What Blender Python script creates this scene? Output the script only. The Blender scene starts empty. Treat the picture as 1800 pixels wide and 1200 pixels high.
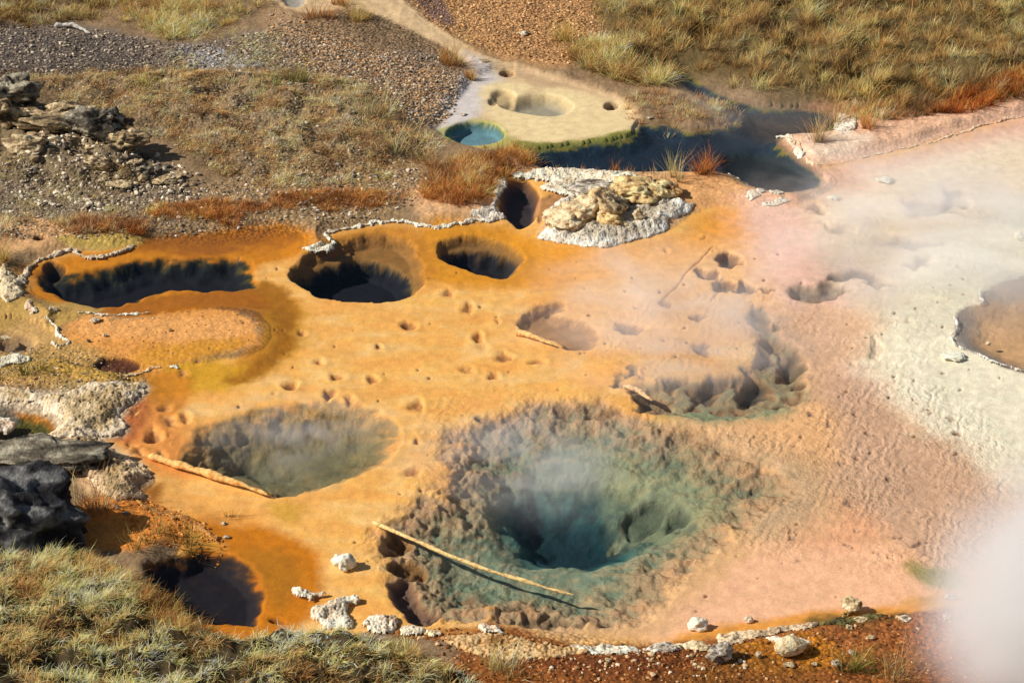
# Hot spring basin seen from a hillside: terrain with pits, shallow water, sinter crusts, dry grass, rocks, steam.
import bpy, bmesh, math, random
import numpy as np
from mathutils import Vector
F32 = np.float32
sc = bpy.context.scene
COL = sc.collection
RNG = np.random.default_rng(11)

# ------------------------------------------------------------------ camera and image pixel grid
PITCH = math.radians(27.0); CH = 17.0; CY = -CH / math.tan(PITCH)
FPX = 900.0 / math.tan(math.radians(12.0))
SP, CP = math.sin(PITCH), math.cos(PITCH)
cam = bpy.data.cameras.new('camera'); cam.angle = math.radians(24.0); cam.sensor_fit = 'HORIZONTAL'
cam.clip_start = 0.5; cam.clip_end = 6000
camo = bpy.data.objects.new('camera', cam); COL.objects.link(camo)
camo.location = (0, CY, CH); camo.rotation_euler = (math.radians(90) - PITCH, 0, 0)
sc.camera = camo

def plan(u, v):  # u, v are image pixels cast through the camera
    """image pixel coordinate -> ground metres (flat datum z = 0)"""
    u = np.asarray(u, float); v = np.asarray(v, float)
    dx = (u - 900) / FPX; dy = (600 - v) / FPX
    dz = dy * CP - SP; t = -CH / dz
    return dx * t, CY + t * (CP + dy * SP)
def image_px(X, Y):  # ground metres -> camera image pixel
    dpt = (Y - CY) * CP + CH * SP
    up = (Y - CY) * SP - CH * CP
    return 900 + X / dpt * FPX, 600 - up / dpt * FPX
def P(u, v):
    x, y = plan(u, v); return float(x), float(y)
def mpp(u, v):
    """metres per image pixel across the view at that spot"""
    return float((plan(u + 1, v)[0] - plan(u, v)[0]))

# ------------------------------------------------------------------ noise
def _h(ix, iy, s):
    h = (ix.astype(np.int64) * 374761393 + iy.astype(np.int64) * 668265263 + s * 974634777) & 0xFFFFFFFF
    h = ((h ^ (h >> 13)) * 1274126177) & 0xFFFFFFFF
    return h ^ (h >> 16)
def n2(x, y, s=0):
    ix = np.floor(x); iy = np.floor(y); fx = (x - ix).astype(F32); fy = (y - iy).astype(F32)
    wx = fx * fx * fx * (fx * (fx * 6 - 15) + 10); wy = fy * fy * fy * (fy * (fy * 6 - 15) + 10)
    def g(a, b, dx, dy):
        an = (_h(a, b, s) & 1023).astype(F32) * F32(2 * math.pi / 1024)
        return np.cos(an) * dx + np.sin(an) * dy
    a = g(ix, iy, fx, fy); b = g(ix + 1, iy, fx - 1, fy); c = g(ix, iy + 1, fx, fy - 1); d = g(ix + 1, iy + 1, fx - 1, fy - 1)
    return ((a + (b - a) * wx) * (1 - wy) + (c + (d - c) * wx) * wy) * F32(1.5)
def fbm(x, y, s=0, o=4, gain=.5):
    r = 0; a = 1; t = 0
    for k in range(o):
        r = r + a * n2(x * 2 ** k + 17.3 * k, y * 2 ** k - 9.1 * k, s + k); t += a; a *= gain
    return r / t * 1.4
def wor2(x, y, s=0):
    ix = np.floor(x); iy = np.floor(y); f1 = np.full(x.shape, 9., F32); f2 = f1.copy()
    for a in (-1, 0, 1):
        for b in (-1, 0, 1):
            h = _h(ix + a, iy + b, s)
            px = ix + a + (h & 1023) / 1023.; py = iy + b + ((h >> 10) & 1023) / 1023.
            d = np.sqrt((px - x) ** 2 + (py - y) ** 2).astype(F32)
            f2 = np.where(d < f1, f1, np.minimum(f2, d)); f1 = np.minimum(f1, d)
    return f1, f2
def _h3(ix, iy, iz, s): return _h(ix + iz * 7919, iy - iz * 104729, s)
def n3(p, s=0):
    i = np.floor(p); f = p - i; w = f * f * f * (f * (f * 6 - 15) + 10); r = 0
    for a in (0, 1):
        for b in (0, 1):
            for c in (0, 1):
                h = _h3(i[:, 0] + a, i[:, 1] + b, i[:, 2] + c, s)
                g1 = (h & 255) / 127.5 - 1; g2 = ((h >> 8) & 255) / 127.5 - 1; g3 = ((h >> 16) & 255) / 127.5 - 1
                d = g1 * (f[:, 0] - a) + g2 * (f[:, 1] - b) + g3 * (f[:, 2] - c)
                r = r + d * (w[:, 0] if a else 1 - w[:, 0]) * (w[:, 1] if b else 1 - w[:, 1]) * (w[:, 2] if c else 1 - w[:, 2])
    return r * 1.2
def fbm3(p, s=0, o=4):
    r = 0; a = 1
    for k in range(o): r = r + a * n3(p * 2 ** k + 3.7 * k, s + k); a *= .5
    return r
def wor3(p, s=0):
    i = np.floor(p); f1 = np.full(len(p), 9.); f2 = f1.copy()
    for a in (-1, 0, 1):
        for b in (-1, 0, 1):
            for c in (-1, 0, 1):
                h = _h3(i[:, 0] + a, i[:, 1] + b, i[:, 2] + c, s)
                q = np.stack([i[:, 0] + a + (h & 255) / 255., i[:, 1] + b + ((h >> 8) & 255) / 255., i[:, 2] + c + ((h >> 16) & 255) / 255.], 1)
                d = np.sqrt(((q - p) ** 2).sum(1)); f2 = np.where(d < f1, f1, np.minimum(f2, d)); f1 = np.minimum(f1, d)
    return f1, f2
def sst(a, b, x):
    t = np.clip((x - a) / (b - a), 0, 1); return t * t * (3 - 2 * t)

# ------------------------------------------------------------------ colour
KALB = 1.14
def lin(c):
    c = np.asarray(c, float) / 255.
    return np.where(c <= .04045, c / 12.92, ((c + .055) / 1.055) ** 2.4)
def alb(c): return np.clip(lin(c) * KALB, 0, .9)

# ------------------------------------------------------------------ outlines in image pixels, mapped to plan metres
def ell(u, v, ru, rv, n=22, rot=0):
    a = np.linspace(0, 2 * math.pi, n, endpoint=False); c, s = math.cos(rot), math.sin(rot)
    x, y = np.cos(a), np.sin(a); return [(u + ru * (c * X - s * Y), v + rv * (s * X + c * Y)) for X, Y in zip(x, y)]
def smooth(poly, closed=True, k=4):
    p = np.array(poly, float); n = len(p)
    if closed: q = [p[(i) % n] for i in range(-1, n + 2)]
    else: q = [2 * p[0] - p[1]] + list(p) + [2 * p[-1] - p[-2]]
    q = np.array(q); out = []
    for i in range(1, len(q) - 2):
        for j in range(k):
            t = j / k; a, b, c, d = q[i - 1], q[i], q[i + 1], q[i + 2]
            out.append(.5 * (2 * b + (c - a) * t + (2 * a - 5 * b + 4 * c - d) * t * t + (3 * b - a - 3 * c + d) * t ** 3))
    if not closed: out.append(p[-1])
    return np.array(out)
def world_poly(poly, closed=True, k=4):
    s = smooth(poly, closed, k); x, y = plan(s[:, 0], s[:, 1]); return np.stack([x, y], 1)
def sdf(W, X, Y, closed=True):
    """signed distance in metres, negative inside (or plain distance to an open line)"""
    d = np.full(X.shape, 1e9, F32); ins = np.zeros(X.shape, bool); n = len(W)
    for i in range(n if closed else n - 1):
        a = W[i]; b = W[(i + 1) % n]; ex, ey = b - a; wx = X - F32(a[0]); wy = Y - F32(a[1])
        t = np.clip((wx * F32(ex) + wy * F32(ey)) / F32(ex * ex + ey * ey + 1e-12), 0, 1)
        dx = wx - F32(ex) * t; dy = wy - F32(ey) * t; d = np.minimum(d, dx * dx + dy * dy)
        if closed:
            c1 = Y >= a[1]; c2 = Y < b[1]; c3 = ex * wy > ey * wx
            ins ^= (c1 & c2 & c3) | (~c1 & ~c2 & ~c3)
    d = np.sqrt(d); return np.where(ins, -d, d) if closed else d

def tag(o, label=None, cat=None, group=None, kind=None):
    if label: o['label'] = label
    if cat: o['category'] = cat
    if group: o['group'] = group
    if kind: o['kind'] = kind
    return o
def empty(name, loc):
    o = bpy.data.objects.new(name, None); o.location = loc; COL.objects.link(o); return o
def mesh_obj(name, V, faces_flat, counts, mat, colors=None, parent=None, smooth_=True, extra=None):
    V = np.ascontiguousarray(V, F32); me = bpy.data.meshes.new(name)
    me.vertices.add(len(V)); me.vertices.foreach_set('co', V.ravel())
    counts = np.asarray(counts, np.int32); ff = np.ascontiguousarray(faces_flat, np.int32)
    me.loops.add(len(ff)); me.loops.foreach_set('vertex_index', ff)
    me.polygons.add(len(counts)); st = np.zeros(len(counts), np.int32); st[1:] = np.cumsum(counts)[:-1]
    me.polygons.foreach_set('loop_start', st)
    me.update(calc_edges=True)
    me.polygons.foreach_set('use_smooth', np.full(len(counts), bool(smooth_)))
    if colors is not None:
        a = me.attributes.new('tone', 'FLOAT_COLOR', 'POINT')
        c = np.ones((len(V), 4), F32); c[:, :3] = colors; a.data.foreach_set('color', c.ravel())
    for k, arr in (extra or {}).items():
        a = me.attributes.new(k, 'FLOAT', 'POINT'); a.data.foreach_set('value', np.ascontiguousarray(arr, F32))
    me.materials.append(mat)
    o = bpy.data.objects.new(name, me); COL.objects.link(o)
    if parent: o.parent = parent
    return o
def grid_faces(nr, nc, keep=None):
    i = np.arange(nr * nc).reshape(nr, nc)
    q = np.stack([i[:-1, :-1], i[:-1, 1:], i[1:, 1:], i[1:, :-1]], -1).reshape(-1, 4)
    if keep is not None: q = q[keep[q].all(1)]
    return q

# ------------------------------------------------------------------ materials
class NT:
    def __init__(s, name):
        s.m = bpy.data.materials.new(name); s.m.use_nodes = True; s.t = s.m.node_tree; s.t.nodes.clear()
        s.out = s.n('ShaderNodeOutputMaterial')
    def n(s, typ, **kw):
        x = s.t.nodes.new(typ)
        for k, v in kw.items():
            if k.startswith('i_'):
                x.inputs[k[2:].replace('_', ' ')].default_value = v
            else: setattr(x, k, v)
        return x
    def l(s, a, b): s.t.links.new(a, b)
    def math(s, op, a, b=None, clamp=False):
        x = s.n('ShaderNodeMath', operation=op); x.use_clamp = clamp
        for i, q in enumerate((a, b)):
            if q is None: continue
            if isinstance(q, (int, float)): x.inputs[i].default_value = q
            else: s.l(q, x.inputs[i])
        return x.outputs[0]
    def noise(s, vec, scale, detail=4, rough=.55):
        x = s.n('ShaderNodeTexNoise'); x.inputs['Scale'].default_value = scale; x.inputs['Detail'].default_value = detail
        x.inputs['Roughness'].default_value = rough; s.l(vec, x.inputs['Vector']); return x.outputs['Fac']
    def ramp(s, fac, stops):
        x = s.n('ShaderNodeValToRGB'); e = x.color_ramp.elements
        for i, (p, c) in enumerate(stops):
            el = e[i] if i < 2 else e.new(p)
            el.position = p; el.color = (*c, 1) if len(c) == 3 else c
        s.l(fac, x.inputs[0]); return x.outputs[0]
    def rng(s, v, a, b, c, d, clamp=True):
        x = s.n('ShaderNodeMapRange'); x.clamp = clamp
        for i, q in enumerate((v, a, b, c, d)):
            if isinstance(q, (int, float)): x.inputs[i].default_value = q
            else: s.l(q, x.inputs[i])
        return x.outputs[0]
    def mul(s, col, fac):
        x = s.n('ShaderNodeVectorMath', operation='SCALE'); s.l(col, x.inputs[0]); s.l(fac, x.inputs['Scale']); return x.outputs[0]

def mat_ground():
    t = NT('mineral_ground'); tc = t.n('ShaderNodeTexCoord').outputs['Object']
    col = t.n('ShaderNodeAttribute', attribute_name='tone').outputs['Color']
    peb = t.n('ShaderNodeAttribute', attribute_name='pebbly').outputs['Fac']
    rip = t.n('ShaderNodeAttribute', attribute_name='ripple').outputs['Fac']
    rug = t.n('ShaderNodeAttribute', attribute_name='rugged').outputs['Fac']
    f1 = t.noise(tc, 38, 5, .65); f2 = t.noise(tc, 5, 4)
    vor = t.n('ShaderNodeTexVoronoi'); vor.inputs['Scale'].default_value = 17; t.l(tc, vor.inputs['Vector'])
    vor2 = t.n('ShaderNodeTexVoronoi'); vor2.inputs['Scale'].default_value = 26; t.l(tc, vor2.inputs['Vector'])
    # tone variation: fine grain everywhere, per-pebble tone on gravel
    g = t.math('ADD', t.rng(f1, .25, .75, .80, 1.20), t.rng(f2, .3, .7, -.10, .10))
    sep = t.n('ShaderNodeSeparateColor'); t.l(vor.outputs['Color'], sep.inputs[0])
    pv = t.rng(sep.outputs[0], 0, 1, .55, 1.40)
    gap = t.rng(vor.outputs['Distance'], .35, .75, 1.0, .45)
    pv = t.math('MULTIPLY', pv, gap)
    mix = t.n('ShaderNodeMix', data_type='FLOAT'); t.l(peb, mix.inputs[0]); mix.inputs[2].default_value = 1; t.l(pv, mix.inputs[3])
    col2 = t.mul(t.mul(col, g), mix.outputs[0])
    # relief
    hp = t.math('MULTIPLY', t.math('MULTIPLY', t.math('SUBTRACT', 1.0, vor.outputs['Distance']), peb), .030)
    hf = t.math('MULTIPLY', f1, .0026)
    hr2 = t.math('MULTIPLY', t.math('MULTIPLY', t.noise(tc, 11, 6, .72), rug), .075)
    wn = t.n('ShaderNodeMapping'); wn.inputs['Rotation'].default_value = (0, 0, .35); t.l(tc, wn.inputs['Vector'])
    wv = t.n('ShaderNodeTexWave', wave_type='BANDS', bands_direction='X'); t.l(wn.outputs[0], wv.inputs['Vector'])
    for k, q in (('Scale', 2.1), ('Distortion', 9.0), ('Detail', 3.0), ('Detail Scale', 1.6), ('Detail Roughness', .6)): wv.inputs[k].default_value = q
    patch = t.rng(t.noise(tc, 1.1, 3), .42, .62, .15, 1.0)
    hr = t.math('MULTIPLY', t.math('ADD', t.math('MULTIPLY', t.math('MULTIPLY', wv.outputs['Fac'], patch), .011), t.math('MULTIPLY', t.math('MULTIPLY', t.noise(tc, 12, 5, .66), t.rng(t.noise(tc, .8, 4), .35, .65, .25, 1.2)), .036)), rip)
    h = t.math('ADD', t.math('ADD', hp, hf), t.math('ADD', hr, hr2))
    b = t.n('ShaderNodeBump'); b.inputs['Strength'].default_value = 1; b.inputs['Distance'].default_value = 1; t.l(h, b.inputs['Height'])
    p = t.n('ShaderNodeBsdfPrincipled'); t.l(col2, p.inputs['Base Color']); p.inputs['Roughness'].default_value = .85
    p.inputs['Specular IOR Level'].default_value = .25
    t.l(b.outputs[0], p.inputs['Normal']); t.l(p.outputs[0], t.out.inputs[0]); return t.m

def mat_water():
    t = NT('clear_water'); tc = t.n('ShaderNodeTexCoord').outputs['Object']
    mp = t.n('ShaderNodeMapping'); mp.inputs['Scale'].default_value = (1, .6, 1); t.l(tc, mp.inputs['Vector'])
    h = t.math('ADD', t.math('MULTIPLY', t.noise(mp.outputs[0], 9, 3), .010), t.math('MULTIPLY', t.noise(mp.outputs[0], 2.2, 2), .012))
    b = t.n('ShaderNodeBump'); b.inputs['Strength'].default_value = .8; b.inputs['Distance'].default_value = 1; t.l(h, b.inputs['Height'])
    ge = t.n('ShaderNodeNewGeometry'); dt = t.n('ShaderNodeVectorMath', operation='DOT_PRODUCT'); t.l(b.outputs[0], dt.inputs[0]); t.l(ge.outputs['Incoming'], dt.inputs[1])
    fz = t.math('ADD', .010, t.math('MULTIPLY', .50, t.math('POWER', t.math('SUBTRACT', 1.0, t.math('ABSOLUTE', dt.outputs['Value']), clamp=True), 5.0)))   # Schlick-shaped reflectance, same from both sides, cut as by a polarising filter
    tr = t.n('ShaderNodeBsdfTransparent'); tr.inputs[0].default_value = (.985, .985, .975, 1)
    gl = t.n('ShaderNodeBsdfGlossy'); gl.inputs['Roughness'].default_value = .06; t.l(b.outputs[0], gl.inputs['Normal'])
    mx = t.n('ShaderNodeMixShader'); t.l(fz, mx.inputs[0]); t.l(tr.outputs[0], mx.inputs[1]); t.l(gl.outputs[0], mx.inputs[2])
    t.l(mx.outputs[0], t.out.inputs[0]); return t.m

def mat_tone(name, rough=.9, grain=30, amt=.25, bump=.004, trans=0.0, bscale=60):
    """surface whose tone attribute carries its mineral or leaf colour, with grain and relief"""
    t = NT(name); tc = t.n('ShaderNodeTexCoord').outputs['Object']
    col = t.n('ShaderNodeAttribute', attribute_name='tone').outputs['Color']
    f = t.noise(tc, grain, 5, .65); c = t.mul(col, t.rng(f, .25, .75, 1 - amt, 1 + amt))
    p = t.n('ShaderNodeBsdfPrincipled'); t.l(c, p.inputs['Base Color']); p.inputs['Roughness'].default_value = rough
    p.inputs['Specular IOR Level'].default_value = .2
    if bump:
        b = t.n('ShaderNodeBump'); b.inputs['Strength'].default_value = 1; b.inputs['Distance'].default_value = 1
        t.l(t.math('MULTIPLY', t.noise(tc, bscale, 5, .65), bump), b.inputs['Height']); t.l(b.outputs[0], p.inputs['Normal'])
    if trans:
        tl = t.n('ShaderNodeBsdfTranslucent'); t.l(c, tl.inputs[0]); mx = t.n('ShaderNodeMixShader'); mx.inputs[0].default_value = trans
        t.l(p.outputs[0], mx.inputs[1]); t.l(tl.outputs[0], mx.inputs[2]); t.l(mx.outputs[0], t.out.inputs[0])
    else: t.l(p.outputs[0], t.out.inputs[0])
    return t.m
M_GROUND = mat_ground(); M_WATER = mat_water()
M_CRUST = mat_tone('sinter_crust', .9, 40, .3, .016, bscale=40)
M_ROCK = mat_tone('weathered_rock', .92, 16, .5, .06, bscale=14)
M_WOOD = mat_tone('crusted_wood', .9, 30, .25, .01)
M_GRASS = mat_tone('dry_blade', .7, 9, .2, 0, trans=.42)
M_GRAVEL = mat_tone('gravel_stone', .9, 25, .2, .003)
# ------------------------------------------------------------------ terrain lattice (dense where the view falls, coarse out to the horizon)
us = np.concatenate([-np.geomspace(9000, 190, 26), np.arange(-160, 1962, 2.0), np.geomspace(2000, 11000, 26)])
vs = np.concatenate([600 - np.geomspace(2150, 760, 34), np.arange(-140, 1500, 2.0), np.geomspace(1520, 3300, 16)])
U, V = np.meshgrid(us, vs); NR, NC = U.shape
X, Y = plan(U, V); X = X.astype(F32); Y = Y.astype(F32)
Uf = U.astype(F32); Vf = V.astype(F32)
# gently warped coordinates make every outline irregular
WX1 = n2(X * 1.1, Y * 1.1, 101); WY1 = n2(X * 1.1, Y * 1.1, 102)
WX2 = n2(X * 4.3, Y * 4.3, 103); WY2 = n2(X * 4.3, Y * 4.3, 104)
WX3 = n2(X * 14, Y * 14, 105); WY3 = n2(X * 14, Y * 14, 106)
def mask_sd(poly, warp=.06, pad=.5, k=4, closed=True, hf=(.6, .3)):
    """(row slice, col slice, signed distance) over the lattice window that holds the outline"""
    p = np.array(poly, float); m = max(60, pad * 160)
    r0 = max(0, np.searchsorted(vs, p[:, 1].min() - m)); r1 = min(NR, np.searchsorted(vs, p[:, 1].max() + m))
    c0 = max(0, np.searchsorted(us, p[:, 0].min() - m)); c1 = min(NC, np.searchsorted(us, p[:, 0].max() + m))
    s = (slice(r0, r1), slice(c0, c1))
    a = F32(warp)
    x = X[s] + a * (WX1[s] * .8 + WX2[s] * F32(hf[0]) + WX3[s] * F32(hf[1])); y = Y[s] + a * 1.6 * (WY1[s] * .8 + WY2[s] * F32(hf[0]) + WY3[s] * F32(hf[1]))
    return s, sdf(world_poly(poly, closed, k), x, y, closed)

n_big = fbm(X * .35, Y * .35, 7, 4); n_mid = fbm(X * 1.6, Y * 1.6, 21, 4); n_fine = fbm(X * 7, Y * 7, 33, 4); n_grit = fbm(X * 24, Y * 24, 44, 2)
Z = (.11 + .035 * n_mid + .012 * n_fine).astype(F32)
C = np.zeros(X.shape + (3,), F32); C[:] = alb((138, 112, 82)); C *= (1 + .25 * n_mid + .12 * n_big)[..., None]
PEB = np.full(X.shape, .25, F32); RIP = np.zeros(X.shape, F32); RUG = np.zeros(X.shape, F32)

def paint(poly, rgb, feather=.15, warp=.06, op=1.0, nz=.0, closed=True, width=None):
    s, d = mask_sd(poly, warp, max(.4, feather + (width or 0)), closed=closed)
    if width: d = d - width
    m = sst(feather, -feather, d)
    if nz: m = m * np.clip(1 + nz * (n_mid[s] + n_fine[s]) * 1.3 - nz * .3, 0, 1)
    C[s] += (m * F32(op))[..., None] * (alb(rgb).astype(F32) - C[s])
def field(A, poly, val, feather=.2, warp=.06):
    s, d = mask_sd(poly, warp, max(.4, feather)); m = sst(feather, -feather, d); A[s] += m * (F32(val) - A[s])

# ---- dry land colours (upper part of the basin)
paint([(-400,-400),(2300,-400),(2300,160),(1650,205),(1430,190),(1240,140),(1030,125),(1000,-100),(700,-160),(-400,-130)], (92,76,44), .5, .2)
paint([(-200,40),(150,55),(330,85),(480,60),(620,100),(770,105),(805,170),(740,240),(690,190),(560,150),(330,135),(-200,145)], (132,113,96), .3, .15)
paint([(-200,60),(160,60),(260,100),(230,140),(-200,140)], (98,88,80), .5, .2, .8)
paint([(480,30),(640,90),(800,140),(790,215),(740,235),(640,170),(500,110)], (164,132,98), .4, .15)
paint([(650,-140),(1060,-140),(1045,20),(1060,80),(1010,125),(930,120),(830,90),(740,30)], (190,142,92), .3, .1)
paint([(-200,140),(330,130),(560,140),(700,175),(760,260),(640,335),(430,340),(300,260),(60,200),(-200,220)], (104,82,54), .3, .2, .9)
paint([(-200,300),(300,340),(480,305),(740,300),(760,350),(640,400),(440,405),(230,430),(-200,470)], (158,128,90), .3, .12)
paint([(-200,330),(80,300),(300,330),(330,400),(-200,400)], (128,112,92), .3, .2, .8)
paint([(330,90),(460,120),(430,150),(350,145)], (178,176,178), .25, .12, .8, .5)
for poly in ([(330,140),(390,133),(395,150),(340,152)], [(460,207),(505,212),(500,222),(465,222)]): paint(poly, (190,190,192), .1, .08, .9, .4)
# stream, mud flat
paint([(440,-60),(640,-40),(720,25),(790,70),(850,105),(930,125),(1010,150),(1095,182),(1120,225),(1030,248),(930,258),(850,266),(775,246),(762,222),(805,170),(830,138),(790,100),(700,52),(620,28),(500,30)], (198,168,128), .07, .06)
paint([(690,-60),(750,-60),(775,10),(802,52),(770,48),(735,20)], (122,94,82), .12, .06)
paint([(800,160),(830,125),(815,100),(860,120),(880,150),(850,165),(845,200),(800,240),(765,235),(770,212)], (196,190,188), .2, .08, .85)
paint([(850,158),(900,145),(1000,160),(1060,175),(1108,200),(1100,230),(1020,246),(930,252),(880,225),(850,190)], (218,194,146), .18, .06)
paint([(905,180),(930,155),(890,120),(970,135),(1050,160),(1100,190),(1060,172),(980,155)], (170,140,108), .1, .07, .6, .5)
paint([(765,232),(800,218),(850,210),(890,225),(905,245),(950,252),(1010,250),(1100,228),(1122,222),(1110,240),(1010,262),(930,270),(850,266),(790,258)], (156,156,72), .08, .08, .8, .3)
paint([(905,250),(1010,252),(1110,226),(1190,222),(1110,250),(1000,270),(910,268)], (96,98,36), .1, .1, .8, .3)
s, d = mask_sd([(770,240),(765,215),(810,165),(830,138),(900,122),(1010,150),(1095,182),(1124,225),(1030,262),(930,275),(850,270)], .05, .5)
FLAT_MUD = (s, sst(.12, -.12, d)); Z[s] += FLAT_MUD[1] * (.022 + .006 * n_mid[s] - Z[s])
# pink ledge by the meadow
LEDGE = [(1372,242),(1400,232),(1450,200),(1560,216),(1700,198),(1850,165),(1950,170),(1950,180),(1800,205),(1720,224),(1580,264),(1500,282),(1440,293),(1405,272)]
paint([(1340,215),(1450,185),(1600,205),(1950,140),(1950,190),(1720,230),(1450,300),(1400,280)], (150,112,82), .2, .1)
paint(LEDGE, (222,176,142), .08, .05)
paint([(1465,205),(1500,212),(1490,250),(1470,235)], (226,214,196), .1, .08, .9, .3)
paint([(1420,240),(1480,245),(1540,250),(1460,285),(1412,270)], (232,206,180), .15, .08, .7)
# land south of the dark pool, shore belt
paint([(720,340),(900,290),(1100,300),(1260,305),(1330,335),(1390,345),(1380,362),(1260,362),(1200,400),(1000,430),(890,390),(760,395)], (206,162,116), .12, .06)
paint([(1180,310),(1260,305),(1330,335),(1395,345),(1380,366),(1210,372)], (216,160,104), .1, .06)

# ---- pool floor
POOL = [(40,480),(60,460),(120,446),(235,432),(350,410),(440,402),(530,408),(540,437),(585,432),(572,414),(605,404),(690,393),(770,402),(830,394),(884,384),(868,368),(862,345),(880,318),(905,306),(985,303),(1040,318),(1050,345),(965,385),(945,420),(1000,432),(1060,436),(1130,418),(1175,405),(1215,378),(1265,362),(1335,364),(1385,362),(1440,345),(1470,320),(1445,292),(1500,281),(1580,263),(1720,223),(1800,204),(1980,178),(2100,600),(1980,1060),(1700,1062),(1600,1072),(1500,1082),(1430,1094),(1330,1110),(1250,1122),(1130,1140),(1060,1138),(960,1126),(870,1108),(760,1118),(640,1110),(560,1125),(380,1150),(270,1060),(330,940),(345,915),(285,890),(250,872),(272,838),(200,795),(170,770),(205,740),(255,695),(235,668),(320,645),(440,622),(475,595),(470,568),(440,545),(350,540),(245,556),(145,548),(70,525)]
s, d = mask_sd(POOL, .03, .6)
Z[s] = np.where(d < 0, -.004 - .045 * sst(0, .5, -d) + (.008 * n_mid[s] + .004 * n_fine[s]) * sst(0, .2, -d), .006 + sst(0, .35, d) * (Z[s] - .006))
m = sst(.03, -.03, d)[..., None]; C[s] += m * (alb((243,171,90)).astype(F32) * (1 + .10 * n_mid[s] + .05 * n_big[s])[..., None] - C[s]); PEB[s] *= 1 - m[..., 0]
ISLAND = [(140,556),(200,562),(240,560),(290,551),(350,546),(400,546),(430,553),(450,566),(462,578),(448,590),(458,600),(432,616),(380,622),(320,636),(250,660),(180,640),(120,620),(110,590)]
s, d = mask_sd([(150,545),(350,538),(470,545),(485,600),(440,640),(270,675),(120,640),(60,620),(90,560)], .08, .5); Z[s] += sst(.15, -.1, d) * (np.minimum(Z[s], .014 + .012 * n_mid[s] + .010 * n_fine[s]) - Z[s])
s, d = mask_sd(ISLAND, .13, .4); Z[s] = np.maximum(Z[s], np.where(d < .25, .012 * sst(.05, -.10, d) + (.008 * n_fine[s] + .008 * n_mid[s]) * sst(.0, -.1, d) - .06 * sst(-.05, .25, d), -9))
streak = fbm(X * .9 + .5 * n_mid, Y * 2.1, 140, 4); s, d = mask_sd(POOL, .03, .1); m = sst(.0, -.2, d)
C[s] += (m * np.clip(streak[s] * .8, 0, .5))[..., None] * (alb((226,150,70)).astype(F32) - C[s]); C[s] += (m * np.clip(-streak[s] * 1.1, 0, .6))[..., None] * (alb((240,188,128)).astype(F32) - C[s])
paint([(880,430),(1180,420),(1260,365),(1400,365),(1430,420),(1300,440),(1180,470),(1000,500),(900,490)], (224,148,36), .4, .12, .95)
paint([(740,400),(900,395),(945,425),(940,490),(860,500),(740,485)], (206,136,22), .25, .1, .95)
paint([(560,420),(700,395),(760,430),(750,490),(640,470),(560,450)], (190,124,34), .2, .1, .95)
paint([(1040,440),(1200,420),(1380,430),(1450,500),(1300,600),(1100,620),(1000,540)], (232,178,124), .6, .15, .8)
paint([(1300,360),(1480,340),(1980,170),(1980,700),(1500,700),(1400,600),(1350,500)], (230,184,162), .5, .2)
paint([(1450,300),(1600,265),(1980,180),(1980,300),(1600,330),(1480,345)], (228,184,160), .3, .1, .9)
paint([(1490,330),(1980,250),(1980,900),(1700,830),(1560,720),(1480,600),(1540,470),(1440,420)], (230,206,176), .5, .2)
paint([(1540,600),(1640,420),(1980,380),(1980,840),(1760,800),(1620,720)], (236,220,194), .5, .2, .9)
paint([(1430,430),(1540,380),(1600,500),(1540,560),(1480,520)], (196,176,150), .3, .15, .7)
paint([(1360,700),(1500,660),(1600,740),(1760,850),(1760,1000),(1620,990),(1500,920),(1380,860)], (196,158,130), .35, .15, .95)
paint([(1290,560),(1430,530),(1540,560),(1490,640),(1430,700),(1330,600)], (214,170,132), .3, .12, .8)
paint([(1180,740),(1420,690),(1480,800),(1380,830),(1260,790)], (222,170,118), .3, .1, .9)
paint([(1130,1120),(1280,980),(1400,870),(1480,900),(1650,1000),(1700,1080),(1400,1100)], (230,176,138), .35, .12)
paint([(1320,880),(1440,850),(1560,930),(1480,960),(1380,940)], (216,158,118), .3, .1, .8)
paint([(1600,985),(1680,995),(1690,1030),(1620,1025)], (120,120,44), .15, .1, .85)
paint([(1620,1040),(1720,1035),(1720,1068),(1600,1066)], (190,136,40), .2, .1, .85)
paint([(1180,1120),(1330,1085),(1480,1068),(1620,1064),(1600,1082),(1440,1098),(1330,1112),(1200,1135)], (212,142,52), .12, .06, .9)
paint([(1180,735),(1290,740),(1420,790),(1480,850),(1440,920),(1330,960),(1230,1040),(1150,1110),(1000,1125),(850,1110),(1000,1060),(1200,960),(1320,860),(1260,780)], (204,164,122), .45, .15, .85)
paint([(1260,770),(1340,790),(1420,830),(1420,890),(1340,930),(1300,870)], (184,154,120), .3, .15, .8)
# amber mats
AM = (194,120,14)
paint([(40,470),(240,430),(440,400),(550,410),(530,445),(450,470),(450,505),(520,520),(525,580),(470,640),(400,650),(470,590),(455,560),(430,545),(240,555),(60,530)], AM, .16, .07)
paint([(230,428),(350,408),(470,402),(440,430),(300,440)], (120,70,24), .08, .08, .7, .4)
paint([(340,540),(450,540),(478,570),(478,600),(430,628),(462,592),(460,575),(430,552)], (116,72,34), .08, .06, .8, .3)
paint([(450,490),(500,510),(512,560),(480,620),(470,560)], (170,122,16), .15, .06, .8)
paint([(500,520),(540,560),(520,620),(440,660),(360,670),(300,680),(320,650),(450,630)], (206,150,50), .25, .1, .8)
paint([(300,640),(440,640),(420,672),(330,690),(260,700),(240,680)], (204,150,30), .2, .08, .9)
paint([(210,665),(320,652),(340,690),(300,740),(250,715)], (196,120,28), .12, .06, .8)
paint([(180,770),(210,735),(250,700),(300,730),(360,790),(330,830),(250,820)], (214,138,66), .25, .08, .9)
paint([(230,700),(265,715),(240,770),(190,765)], (176,92,50), .15, .07, .7)
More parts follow.
